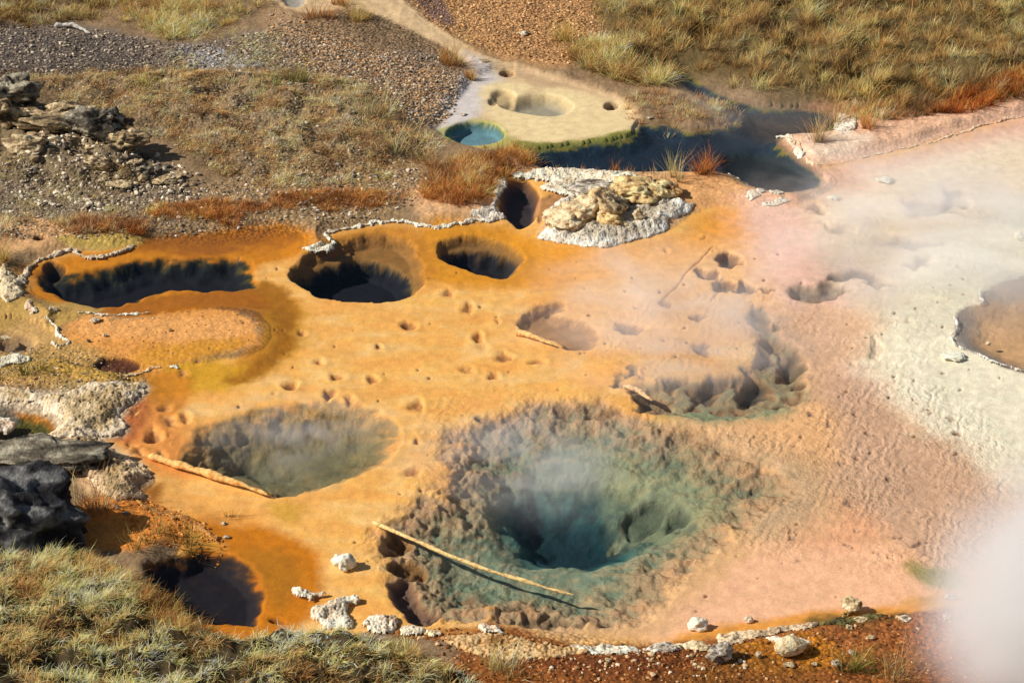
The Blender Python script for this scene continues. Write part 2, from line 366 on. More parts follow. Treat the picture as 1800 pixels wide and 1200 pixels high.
paint([(250,865),(285,850),(280,880),(262,890)], (150,86,14), .1, .05, .9)
paint([(330,905),(400,900),(460,915),(550,955),(566,1010),(548,1080),(450,1130),(340,1110),(360,1000)], (192,114,8), .16, .06)
paint([(420,960),(500,965),(530,1010),(490,1060),(440,1010)], (160,104,16), .2, .08, .7)
paint([(470,880),(530,880),(520,912),(480,908)], (200,150,50), .15, .08, .8)
paint([(270,880),(330,860),(470,890),(430,920),(340,910)], (226,160,80), .15, .08, .7)
paint([(440,492),(495,500),(524,545),(518,600),(484,640),(430,664),(400,660),(450,632),(474,604),(482,575),(470,548),(430,530),(330,534),(300,520),(350,508)], (156,98,10), .14, .1, .95)
paint([(60,520),(150,548),(300,512),(440,508),(470,535),(350,540),(240,556),(150,550)], (158,92,10), .08, .07, .9)
paint([(240,430),(440,404),(530,412),(500,436),(400,440),(260,446)], (150,86,14), .1, .1, .75, .5)
paint([(100,470),(240,445),(300,440),(150,500)], (200,126,16), .12, .08, .6, .4)
# dry terrace inside the left arm
paint(ISLAND, (214,146,72), .10, .13)
paint([(140,560),(300,560),(420,560),(440,590),(300,600),(150,590)], (224,162,96), .2, .1, .7)
paint([(300,600),(430,600),(400,625),(260,650),(210,640)], (200,138,34), .2, .1, .8, .3)
field(PEB, ISLAND, .22, .15)
paint([(-100,600),(120,600),(230,660),(250,690),(170,700),(60,690),(-100,660)], (188,148,84), .2, .1)
paint([(60,640),(160,650),(240,668),(225,690),(120,680)], (186,146,58), .2, .1, .8, .3)
# left margin
paint([(-100,450),(30,470),(50,520),(30,560),(-100,560)], (158,120,72), .2, .1)
paint([(-60,395),(60,392),(130,410),(150,440),(60,450),(-60,440)], (196,152,104), .12, .06)
paint([(110,425),(235,418),(240,432),(130,440)], (190,160,80), .1, .05, .9)
paint([(-60,545),(60,535),(150,530),(180,545),(110,575),(60,640),(-60,650)], (178,142,76), .1, .06)
paint([(20,570),(80,560),(95,600),(50,620),(-20,620)], (198,156,96), .15, .06, .9)
WHITE = (226,206,186)
CR1 = [(-100,690),(60,700),(170,688),(250,672),(258,690),(215,735),(225,755),(170,775),(90,790),(60,770),(105,745),(60,722),(-100,712)]
paint(CR1, (206,184,154), .1, .06); paint([(100,690),(200,690),(240,680),(230,700),(150,730)], (182,160,112), .15, .1, .8, .4)
CR2 = [(90,790),(180,775),(275,835),(240,858),(255,880),(200,900),(150,880),(130,820)]
paint(CR2, (206,166,120), .1, .06)
paint([(140,900),(250,878),(330,915),(390,945),(385,970),(300,960),(230,980),(130,960)], (212,134,56), .12, .06)
paint([(330,918),(392,950),(380,975),(340,960)], (196,140,50), .1, .06, .8)
# south shore
paint([(840,1100),(1000,1135),(1250,1125),(1420,1098),(1600,1078),(1980,1066),(1980,1500),(840,1500)], (146,86,36), .12, .1)
paint([(1330,1130),(1500,1120),(1720,1080),(1980,1090),(1980,1180),(1600,1150),(1450,1150)], (160,96,48), .3, .15, .85)
paint([(1290,1140),(1440,1125),(1480,1180),(1330,1190),(1270,1170)], (186,118,26), .15, .08, .85)
paint([(1440,1085),(1590,1078),(1560,1110),(1450,1110)], (86,74,34), .12, .1, .85, .2)
paint([(640,1100),(860,1105),(1000,1135),(1050,1150),(900,1160),(760,1130)], (150,92,30), .12, .08, .8)
paint([(1150,1160),(1300,1150),(1420,1170),(1400,1300),(1100,1300)], (120,76,20), .25, .12, .7, .3)
paint([(960,1160),(1150,1140),(1250,1160),(1200,1200),(1000,1200)], (112,58,24), .2, .1, .85, .3)
# grey basin behind its white lip at the right edge
GB = [(1980,450),(1800,482),(1745,500),(1724,515),(1725,532),(1690,541),(1681,560),(1678,582),(1690,606),(1725,622),(1765,640),(1800,652),(1980,720)]
paint(GB, (130,122,116), .05, .03)
paint([(1720,540),(1800,510),(1980,480),(1980,700),(1800,640),(1720,600)], (194,152,106), .25, .1, .9)
paint([(1740,500),(1800,485),(1860,490),(1780,520)], (196,168,140), .15, .06, .6)

# ---- relief fields
field(PEB, [(-300,40),(330,85),(480,60),(640,20),(1040,-140),(1060,80),(1010,125),(800,90),(830,140),(760,235),(560,150),(330,135),(-300,145)], 1, .25)
field(PEB, [(440,-60),(640,-40),(720,25),(790,70),(850,105),(930,125),(1010,150),(1095,182),(1120,225),(1030,248),(930,258),(850,266),(775,246),(762,222),(805,170),(830,138),(790,100),(700,52),(620,28),(500,30)], 0, .1)
field(PEB, [(-200,300),(300,330),(740,310),(640,395),(230,425),(-200,420)], .8, .3)
field(PEB, [(-100,600),(120,610),(260,665),(170,780),(-100,720)], .6, .2)
field(PEB, [(40,150),(330,132),(560,140),(690,178),(690,225),(762,262),(620,330),(430,332),(300,262),(200,232)], .8, .3)
field(PEB, [(840,1120),(1250,1135),(1980,1080),(1980,1500),(840,1500)], .7, .2)
field(RIP, [(1240,760),(1420,700),(1560,640),(1700,700),(1800,860),(1700,1040),(1500,980),(1300,960),(1300,860)], 1, .5)
field(RIP, [(780,700),(1100,690),(1300,760),(1400,860),(1250,960),(1180,1060),(1000,1110),(760,1090),(640,960),(720,850)], .8, .3)
field(RIP, [(1060,540),(1440,520),(1440,720),(1150,740)], .6, .3)
field(RIP, [(1440,420),(1700,330),(1900,500),(1640,640),(1480,640)], .45, .5)
# ------------------------------------------------------------------ pits: vents and pools sunk into the floor
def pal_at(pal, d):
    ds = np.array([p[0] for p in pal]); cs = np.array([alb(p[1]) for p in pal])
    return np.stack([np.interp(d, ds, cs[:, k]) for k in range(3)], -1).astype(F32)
_rw = np.random.default_rng(19)
def wob(q, k=.3, n=16):
    u, v, ru, rv = q[:4]; f = _rw.uniform(1 - k, 1 + k, n); f = (f + .6 * np.roll(f, 1)) / 1.6
    return [(u + (a - u) * g_, v + (b - v) * g_) for (a, b), g_ in zip(ell(u, v, ru, rv, n, _rw.uniform(-.15, .15)), f)]
def pit(poly, depth, w, pal=None, warp=.05, rough=.0, lip=.0, tint=.04, jit=.06, shift=0.0, prof=None):
    s, d = mask_sd(poly, warp, max(.5, w), k=4, hf=(.5, .05) if max(w, depth) > .12 else (.6, .3))
    e = np.clip((-d + shift) / w, 0, 1); S = e * e * (3 - 2 * e); depth = depth * .64; rough = rough * .6
    dep = depth * S
    if prof:   # depth against distance from the brim
        dep = np.interp(-d, [p[0] for p in prof], [p[1] for p in prof]).astype(F32); depth = prof[-1][1]; S = dep / depth
    if rough:
        wall = 4 * S * (1 - S)
        xa = X[s] + .5 * dep; ya = Y[s] - 1.3 * dep      # follow the wall downwards so lumps stay round on steep faces
        cur = n2(xa * 2.6, ya * 2.6, 61) * .8 + n2(xa * 6.5, ya * 6.5, 62) * .36 + n2(xa * 15, ya * 15, 63) * .20 - np.abs(n2(xa * 4.2, ya * 4.2, 64)) * .5 + .15
        dep = dep + .75 * rough * wall * cur * sst(0, .05, S)
        RUG[s] = np.maximum(RUG[s], np.clip(wall * 1.2, 0, 1) * min(1, rough * 7))
    if lip: dep = dep - lip * np.exp(-(d / .06) ** 2)
    Z[s] -= dep
    if pal:
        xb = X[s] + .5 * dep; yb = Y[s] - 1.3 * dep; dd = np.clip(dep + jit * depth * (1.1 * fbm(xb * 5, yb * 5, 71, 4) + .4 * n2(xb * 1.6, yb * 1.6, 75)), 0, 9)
        m = sst(0, tint, dep)[..., None]; C[s] += m * (pal_at(pal, dd) - C[s])  # deep water's darkening and tint painted into the bed colour by depth
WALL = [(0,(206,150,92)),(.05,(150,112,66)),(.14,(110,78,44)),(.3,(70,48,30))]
# large blue-green spring
RIM = [(762,775),(780,742),(840,720),(930,695),(1040,688),(1110,705),(1180,728),(1260,745),(1340,790),(1395,830),(1410,862),(1340,912),(1270,965),(1215,1015),(1180,1060),(1100,1095),(1000,1108),(900,1092),(800,1092),(715,1085),(690,1050),(665,1005),(640,940),(660,905),(720,872),(765,830)]
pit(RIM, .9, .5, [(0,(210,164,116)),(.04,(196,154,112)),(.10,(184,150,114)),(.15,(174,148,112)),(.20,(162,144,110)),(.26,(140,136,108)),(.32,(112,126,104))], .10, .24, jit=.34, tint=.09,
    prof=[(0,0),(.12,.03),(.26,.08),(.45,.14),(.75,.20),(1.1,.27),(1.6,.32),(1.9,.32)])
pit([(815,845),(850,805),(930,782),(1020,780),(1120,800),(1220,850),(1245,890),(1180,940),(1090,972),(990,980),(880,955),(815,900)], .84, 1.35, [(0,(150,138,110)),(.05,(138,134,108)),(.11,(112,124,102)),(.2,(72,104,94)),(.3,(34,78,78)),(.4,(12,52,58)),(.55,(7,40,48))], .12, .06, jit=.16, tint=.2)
paint([(1040,765),(1150,780),(1250,825),(1285,870),(1220,915),(1150,905),(1090,860)], (150,152,112), .3, .15, .6, .4)
paint([(730,960),(800,985),(900,1000),(1000,1010),(990,1030),(880,1022),(770,1000)], (120,136,108), .2, .12, .6, .3)
for q in [(700,935,26,14),(690,955,22,10),(715,985,40,16),(690,925,14,8)]: pit(ell(*q), .16, .10, WALL, .05, .06)
pit([(680,1010),(720,1000),(750,1040),(790,1060),(760,1090),(720,1085),(690,1050)], .22, .16, [(0,(170,128,92)),(.1,(120,92,74)),(.3,(92,72,60))], .06, .10)
for q in [(910,1050,40,13),(960,1070,60,16),(1040,1080,50,12),(820,1030,18,14)]: pit(ell(*q), .10, .14, [(0,(166,138,104)),(.1,(112,92,66)),(.3,(96,78,60))], .12, .09)
for q in [(1130,850,44,26),(1190,870,30,18),(1085,870,20,12),(1210,890,26,12)]: pit(ell(*q), .22, .2, [(0,(130,134,108)),(.1,(96,104,84)),(.3,(58,74,64))], .12, .1)
for q in [(860,728,30,10),(990,708,22,9),(1060,712,36,8)]: pit(ell(*q), .10, .12, [(0,(180,140,100)),(.1,(120,96,72)),(.3,(90,74,58))], .08, .07)
# mid-left spring
pit([(312,805),(330,770),(345,745),(420,720),(480,702),(560,695),(640,702),(690,720),(708,755),(690,800),(640,830),(560,856),(490,868),(430,852),(360,828)], .62, .5, [(0,(222,158,88)),(.04,(192,148,88)),(.12,(160,130,84)),(.25,(132,114,76)),(.4,(118,108,74)),(.55,(106,102,76))], .07, .15, jit=.3,
    prof=[(0,0),(.06,.03),(.2,.12),(.4,.28),(.65,.42),(1.0,.48),(1.4,.50)])
pit(ell(470,775,80,24), .25, .5, [(0,(112,106,80)),(.12,(98,96,74)),(.25,(80,84,70))], .08, .06, tint=.1)
# dark pool of the upper left arm
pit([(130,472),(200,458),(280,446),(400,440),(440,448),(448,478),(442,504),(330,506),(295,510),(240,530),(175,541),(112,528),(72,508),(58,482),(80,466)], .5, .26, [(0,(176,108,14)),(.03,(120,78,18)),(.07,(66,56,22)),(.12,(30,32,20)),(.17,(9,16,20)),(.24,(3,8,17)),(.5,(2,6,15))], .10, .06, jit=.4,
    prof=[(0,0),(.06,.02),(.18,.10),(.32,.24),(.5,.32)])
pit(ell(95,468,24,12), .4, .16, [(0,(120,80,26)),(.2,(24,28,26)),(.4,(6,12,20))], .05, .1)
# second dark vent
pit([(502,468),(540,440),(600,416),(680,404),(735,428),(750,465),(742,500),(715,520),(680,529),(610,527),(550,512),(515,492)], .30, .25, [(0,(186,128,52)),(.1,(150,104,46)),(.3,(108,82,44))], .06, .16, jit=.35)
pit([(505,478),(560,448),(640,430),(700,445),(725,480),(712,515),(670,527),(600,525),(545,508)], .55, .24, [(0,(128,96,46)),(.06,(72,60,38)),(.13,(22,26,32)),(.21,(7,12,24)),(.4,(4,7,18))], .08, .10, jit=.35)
# third dark vent
pit([(766,428),(790,410),(860,406),(910,428),(926,450),(905,478),(870,486),(810,468),(772,452)], .24, .2, [(0,(190,132,44)),(.1,(140,98,44)),(.25,(104,82,48))], .05, .12, jit=.3)
pit([(775,432),(830,416),(890,430),(912,450),(885,474),(840,470),(795,455)], .48, .22, [(0,(120,88,44)),(.06,(62,48,34)),(.14,(24,22,26)),(.25,(12,12,20))], .08, .08, jit=.35)
# pocket west of the sinter mound
pit([(880,322),(905,312),(935,316),(955,345),(940,385),(915,398),(888,384),(872,362)], .40, .20, [(0,(150,96,40)),(.1,(96,66,44)),(.25,(54,44,46)),(.4,(34,30,40))], .04, .06)
pit([(935,350),(975,335),(1020,345),(975,375),(945,395)], .06, .12, [(0,(190,136,84)),(.06,(168,120,74))], .05, .03)
# blue-black pool on the far side
FAR = [(912,268),(960,258),(1020,250),(1100,238),(1118,214),(1182,216),(1215,226),(1280,215),(1290,195),(1220,165),(1168,128),(1200,122),(1240,142),(1310,178),(1420,188),(1470,200),(1478,222),(1450,234),(1375,242),(1404,274),(1446,302),(1448,326),(1400,338),(1330,332),(1290,312),(1240,303),(1100,303),(980,300),(936,288)]
s, d = mask_sd(FAR, .04, .6); Z[s] = np.where(d < 0, np.minimum(Z[s], -.03), .02 + sst(0, .3, d) * (Z[s] - .02))
pit(FAR, .30, .48, [(0,(120,108,40)),(.02,(62,76,40)),(.05,(22,46,54)),(.09,(12,36,52)),(.2,(9,30,46))], .05, .0, jit=.45)
pit([(1250,255),(1330,245),(1390,270),(1435,305),(1400,328),(1330,322),(1280,300)], .22, .4, [(0,(16,38,44)),(.1,(8,24,26)),(.18,(5,16,20))], .06, .03)
paint([(1290,190),(1420,195),(1470,215),(1440,232),(1370,240),(1320,215)], (74,58,40), .25, .12, .75, .3)
# milky ring pool and mud vents beyond
pit(ell(836,236,55,22), .34, .14, [(0,(150,160,60)),(.03,(96,112,50)),(.08,(80,112,112)),(.2,(92,130,140)),(.34,(100,134,146))], .04, .02)
pit([(872,186),(900,172),(960,164),(1010,182),(1005,200),(960,208),(900,198)], .34, .30, [(0,(214,188,138)),(.1,(186,164,124)),(.22,(150,142,122)),(.34,(138,136,126))], .03, .03)
pit(ell(884,172,26,14), .16, .16, [(0,(206,178,128)),(.16,(160,140,104))], .04, .03)
pit(ell(864,180,12,8), .1, .1, [(0,(206,178,128)),(.1,(150,124,90))], .04, .02)
pit(ell(891,131,15,6), .3, .10, [(0,(196,160,110)),(.1,(130,96,48)),(.3,(70,46,24))], .03, .02)
pit(ell(1075,188,15,8), .3, .10, [(0,(206,178,130)),(.1,(120,96,70)),(.3,(60,46,36))], .03, .02)
pit([(490,4),(530,0),(545,12),(530,28),(500,24)], .12, .2, [(0,(170,150,120)),(.1,(140,140,134))], .05, .0)
# left ponds
s, d = mask_sd([(-60,560),(40,560),(95,580),(100,612),(55,640),(-60,650)], .05, .4); Z[s] = np.where(d < 0, np.minimum(Z[s], -.03), np.minimum(Z[s], .02 + .3 * np.maximum(d, 0)))
pit(ell(22,597,50,20), .3, .28, [(0,(198,156,96)),(.1,(160,128,88)),(.3,(92,82,76))], .05, .03)
GREEN = [(-60,718),(20,716),(70,722),(105,742),(95,762),(50,775),(-60,780)]
s, d = mask_sd(GREEN, .04, .4); Z[s] = np.where(d < 0, np.minimum(Z[s], -.03), np.minimum(Z[s], .02 + .5 * np.maximum(d, 0)))
pit(GREEN, .22, .2, [(0,(196,128,44)),(.05,(150,96,22)),(.12,(84,78,14)),(.22,(36,48,16))], .04, .04, jit=.3)
paint([(-60,760),(30,765),(60,780),(-60,790)], (170,110,64), .1, .06, .8)
paint([(-60,712),(10,716),(28,728),(-60,745)], (84,92,88), .08, .05, .8)
pit(ell(204,643,46,17), .14, .12, [(0,(150,92,36)),(.06,(96,52,22)),(.14,(72,38,24))], .05, .05)
pit(ell(72,428,13,6), .2, .08, [(0,(160,110,70)),(.1,(70,46,40)),(.2,(40,28,28))], .03, .02)
pit(ell(50,400,26,6), .08, .1, [(0,(190,150,104)),(.08,(140,110,92))], .03, .0)
# dark pool under the grass bank
pit([(240,1010),(290,980),(360,958),(430,975),(470,1030),(466,1075),(440,1098),(380,1098),(320,1090),(270,1060)], .34, .30, [(0,(170,96,8)),(.03,(112,66,16)),(.08,(58,38,26)),(.14,(30,22,24)),(.25,(18,14,22))], .07, .06, jit=.4)
pit(ell(490,1082,22,9), .14, .1, [(0,(180,110,12)),(.14,(96,60,14))], .05, .05)
# misty right-hand vents
GW = [(0,(206,176,142)),(.06,(166,142,116)),(.16,(128,112,98)),(.35,(96,88,88))]
for q, dp, w in [((1640,360,70,22),.22,.3),((1685,345,34,20),.24,.2),((1600,420,70,20),.2,.3),((1440,362,34,12),.16,.2),((1480,395,50,16),.15,.25),((1620,458,34,12),.2,.15),((1545,494,44,15),.3,.22),((1425,502,80,22),.34,.3),((1400,505,34,14),.2,.2),((1690,466,13,5),.12,.08),((1590,556,14,5),.1,.08),((1540,600,20,24),.07,.14),((1505,632,12,6),.1,.08),((1672,525,8,5),.06,.06)]:
    pit(wob(q, .4), dp * .8, w * 1.5, GW, .12, .06, jit=.5, tint=.09)
for q, dp, w in [((1286,454,28,12),.24,.14),((1245,478,20,11),.2,.12),((1272,496,24,12),.2,.12),((1310,498,22,11),.28,.10),((1345,505,22,7),.1,.1),((1230,470,13,6),.14,.08),((1228,553,22,11),.16,.14),((1240,605,26,13),.14,.16),((1110,572,36,13),.22,.2),((1170,525,14,8),.12,.1)]:
    pit(wob(q, .4), dp * 1.2, w * 1.2, [(0,(206,156,104)),(.06,(150,110,76)),(.15,(104,78,58)),(.3,(62,46,40))], .07, .08, jit=.3)
TEAL = [(1095,690),(1120,655),(1200,650),(1280,650),(1310,610),(1320,560),(1350,540),(1380,575),(1420,600),(1435,650),(1425,690),(1360,725),(1270,740),(1180,728)]
pit(TEAL, .18, .42, [(0,(210,164,114)),(.04,(182,146,104)),(.09,(160,138,104)),(.15,(140,134,108))], .10, .10, jit=.5, tint=.08)
paint([(1150,715),(1220,705),(1300,715),(1380,690),(1420,680),(1390,715),(1300,738),(1200,732)], (116,138,108), .22, .14, .8, .4)
for q, dp, w in [((1245,676,34,20),.38,.18),((1335,672,30,24),.42,.18),((1388,630,28,22),.36,.18),((1350,590,20,12),.28,.14),((1328,550,20,22),.24,.16),((1400,690,30,14),.2,.16),((1145,690,40,20),.34,.2),((1080,668,22,14),.18,.16),((1300,705,40,10),.1,.16),((1110,650,26,10),.14,.14)]:
    pit(wob((q[0], q[1], q[2] * 1.15, q[3] * 1.15), .4), dp * .8, w * 1.5, [(0,(166,132,96)),(.08,(128,104,76)),(.2,(78,72,60)),(.4,(42,44,46))], .13, .10, jit=.4)
# ridge pit in the middle of the flat
pit([(902,568),(915,545),(940,528),(990,522),(1000,532),(980,545),(1040,560),(1062,590),(1040,612),(1000,608),(960,590)], .22, .22, [(0,(222,164,102)),(.06,(176,128,78)),(.15,(146,106,66)),(.25,(110,80,54))], .05, .12, jit=.4)
pit(ell(975,538,22,7), .12, .08, WALL, .04, .04); pit(ell(1015,603,30,9), .16, .12, [(0,(150,112,66)),(.1,(96,80,56)),(.2,(70,62,50))], .05, .06)
# many small vents
rs0 = np.random.default_rng(8)
for (u, v, ru, rv) in [(716,566,20,9),(823,538,16,14),(878,562,8,5),(842,590,14,10),(563,627,15,8),(595,660,16,8),(650,664,12,8),(505,672,19,8),(478,687,8,4),(578,690,18,8),(622,697,12,8),(883,621,18,11),(820,642,15,8),(866,653,13,8),(735,708,20,9),(725,824,24,11),(945,634,18,7),(668,608,9,6),(1257,437,7,4),(1240,413,7,4),(1246,388,6,3),(1168,436,10,5),(295,716,14,8),(240,728,12,9),(303,738,24,11),(330,732,14,12),(212,763,14,7),(228,778,12,6),(208,752,10,5),(240,792,14,8),(222,788,7,5),(252,795,12,7),(272,762,22,14),(300,765,7,4),(299,777,7,4),(285,795,12,10),(282,757,10,6),(345,637,12,5),(322,655,12,5),(740,752,7,5),(735,770,12,7),(790,510,14,8),(855,676,6,3),(874,677,7,3),(534,580,10,5),(1200,1000,16,6),(940,495,5,3),(790,1006,5,4)]:
    rr = rs0.uniform(.72, 1.28, 14); rr = (rr + np.roll(rr, 1)) / 2; pts = [(u + (a - u) * k, v + (b - v) * k) for (a, b), k in zip(ell(u, v, ru * 1.1, rv * 1.12, 14, rs0.uniform(-.2, .2)), rr)]
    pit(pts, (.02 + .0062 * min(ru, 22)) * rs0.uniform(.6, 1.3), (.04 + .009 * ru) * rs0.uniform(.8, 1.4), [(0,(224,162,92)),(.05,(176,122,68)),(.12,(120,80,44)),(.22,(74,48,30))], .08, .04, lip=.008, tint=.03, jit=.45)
pit(ell(850,605,14,8), .03, .1, None, .03)
for pts in ([(1156,524),(1176,508),(1192,494),(1206,472),(1226,452),(1252,428),(1255,431),(1230,456),(1211,475),(1196,498),(1178,513),(1160,529)],[(1248,522),(1262,508),(1265,511),(1252,526)]):
    pit(pts, .022, .03, [(0,(206,150,84)),(.012,(170,116,66))], .03, 0, tint=.012)   # hairline cracks
# specks scattered over the flat
rs = np.random.default_rng(5)
for k in range(230):
    u = rs.uniform(420, 1760); v = rs.uniform(440, 1080)
    if Z[int(np.interp(v, vs, np.arange(NR))), int(np.interp(u, us, np.arange(NC)))] < -.075: continue
    if u < 800 and v > 680 and rs.random() < .5: continue
    r = rs.uniform(1.6, 4.2); pit(ell(u, v, r * 1.3, r * .7, 8), .02 + .01 * r, .012 * r, [(0,(170,120,80)),(.03,(104,74,50)),(.08,(64,46,36))], .03, 0, tint=.02)
for q in [(1180,660,30,12),(1215,700,26,10),(1290,662,24,12),(1310,640,18,10),(1365,700,26,9),(1405,665,18,14),(1360,560,22,12),(1345,615,26,14),(1375,605,14,12),(1120,672,18,10),(1265,486,16,9),(1296,508,18,7),(1330,497,16,8),(1450,508,40,10),(1500,480,50,14)]:
    pit(wob(q, .45), .13, .2, [(0,(186,146,106)),(.04,(140,112,84)),(.09,(96,82,64))], .14, .12, tint=.05, jit=.5)
for k in range(60):
    u = rs.uniform(1380, 1700); v = rs.uniform(690, 1010); r = rs.uniform(4, 12)
    pit(ell(u, v, r * 1.2, r * .55, 10), .05, .1, [(0,(180,146,120)),(.04,(136,108,88)),(.08,(104,84,72))], .12, .04, tint=.03, jit=.5)
s, d = mask_sd(GB, .03, .5); Z[s] = np.where(d < 0, -.05 - .10 * sst(0, .5, -d) + .02 * n_mid[s], Z[s])

# ---- ground that rises out of the basin
BANK = [(-400,965),(-20,968),(60,985),(140,995),(210,1012),(265,1045),(330,1082),(370,1112),(430,1118),(500,1112),(590,1122),(690,1145),(770,1175),(830,1215),(900,1260),(960,1360),(1000,1600),(-400,1700)]
s, d = mask_sd(BANK, .08, 1.0)
ins = np.maximum(-d, 0); hum = fbm(X[s] * 1.9, Y[s] * 1.9, 77, 3)
Z[s] += (d < 0) * (.10 * sst(0, .3, ins) + .17 * ins + .17 * hum * sst(0, .4, ins))
m = sst(.06, -.06, d)[..., None]; C[s] += m * (alb((58,46,24)).astype(F32) - C[s]); PEB[s] *= 1 - m[..., 0]
OUT = [(-60,175),(30,165),(120,215),(230,260),(300,320),(220,345),(80,340),(-80,300)]
s, d = mask_sd(OUT, .1, .6); Z[s] += .30 * sst(.1, -.9, d) * (1 + .5 * n_mid[s]); m = sst(.15, -.15, d)[..., None]; C[s] += m * (alb((122,104,76)).astype(F32) - C[s])
CR2W = [(-40,775),(60,775),(150,775),(190,800),(160,840),(60,850),(-40,850)]
# far banks beyond the basin
far = sst(20, -140, Vf) ; Z += far * (.25 + .12 * fbm(X * .5, Y * .5, 88, 3))
hill = np.maximum(Y - 14.0, 0); Z += (hill * .05).astype(F32)
mead = [(1035,40),(1060,80),(1030,125),(1100,150),(1180,118),(1240,135),(1310,172),(1420,182),(1480,205),(1560,214),(1640,205),(1700,195),(1980,150),(1980,-200),(1040,-200)]
s, d = mask_sd(mead, .1, 1.0); k_ = sst(0, 1.2, -d); Z[s] += .22 * k_ + .28 * k_ * fbm(X[s] * 1.1, Y[s] * 1.1, 92, 3)
heath = [(40,150),(330,132),(560,140),(690,178),(690,225),(760,262),(620,330),(430,332),(300,262),(200,232)]
s, d = mask_sd(heath, .15, 1.0); k_ = sst(0, .8, -d); Z[s] += .12 * k_ + .15 * k_ * fbm(X[s] * 1.5, Y[s] * 1.5, 91, 3); C[s] += (k_ * .75)[..., None] * (alb((146,122,90)).astype(F32) - C[s])
C *= (1 + .10 * n_fine + .06 * n_grit)[..., None]
C = np.clip(C, .002, .9)
faces = grid_faces(NR, NC)[:, ::-1]
ground = mesh_obj('ground', np.stack([X, Y, Z], -1).reshape(-1, 3), faces.ravel(), np.full(len(faces), 4), M_GROUND, C.reshape(-1, 3),
                  extra={'pebbly': PEB.ravel(), 'ripple': RIP.ravel(), 'rugged': RUG.ravel()})
tag(ground, 'orange and tan mineral floor of the thermal basin, pitted with vents', 'ground', kind='structure')

def gz(x, y):
    """ground height at a place"""
    u, v = image_px(np.asarray(x, float), np.asarray(y, float))
    c = np.interp(u, us, np.arange(NC)); r = np.interp(v, vs, np.arange(NR))
    c0 = np.clip(c.astype(int), 0, NC - 2); r0 = np.clip(r.astype(int), 0, NR - 2); fc = c - c0; fr = r - r0
    return (Z[r0, c0] * (1 - fc) + Z[r0, c0 + 1] * fc) * (1 - fr) + (Z[r0 + 1, c0] * (1 - fc) + Z[r0 + 1, c0 + 1] * fc) * fr
# ---- the water lying over the basin
wx0, wy0 = P(-1500, 1500); wx1, wy1 = P(3300, 90)
water = mesh_obj('water', [(-16, wy0, 0), (20, wy0, 0), (20, wy1, 0), (-16, wy1, 0)], [0, 1, 2, 3], [4], M_WATER)
tag(water, 'clear shallow hot water over the mineral floor and vents', 'water', kind='structure')
# ------------------------------------------------------------------ rocks
_bm = bmesh.new(); bmesh.ops.create_icosphere(_bm, subdivisions=5, radius=1)
ICO_V = np.array([v.co[:] for v in _bm.verts]); ICO_F = np.array([[v.index for v in f.verts] for f in _bm.faces]); _bm.free()
_bm = bmesh.new(); bmesh.ops.create_icosphere(_bm, subdivisions=4, radius=1)
ICO4_V = np.array([v.co[:] for v in _bm.verts]); ICO4_F = np.array([[v.index for v in f.verts] for f in _bm.faces]); _bm.free()
_bm = bmesh.new(); bmesh.ops.create_icosphere(_bm, subdivisions=1, radius=1)
PEB_V = np.array([v.co[:] for v in _bm.verts]); PEB_F = np.array([[v.index for v in f.verts] for f in _bm.faces]); _bm.free()

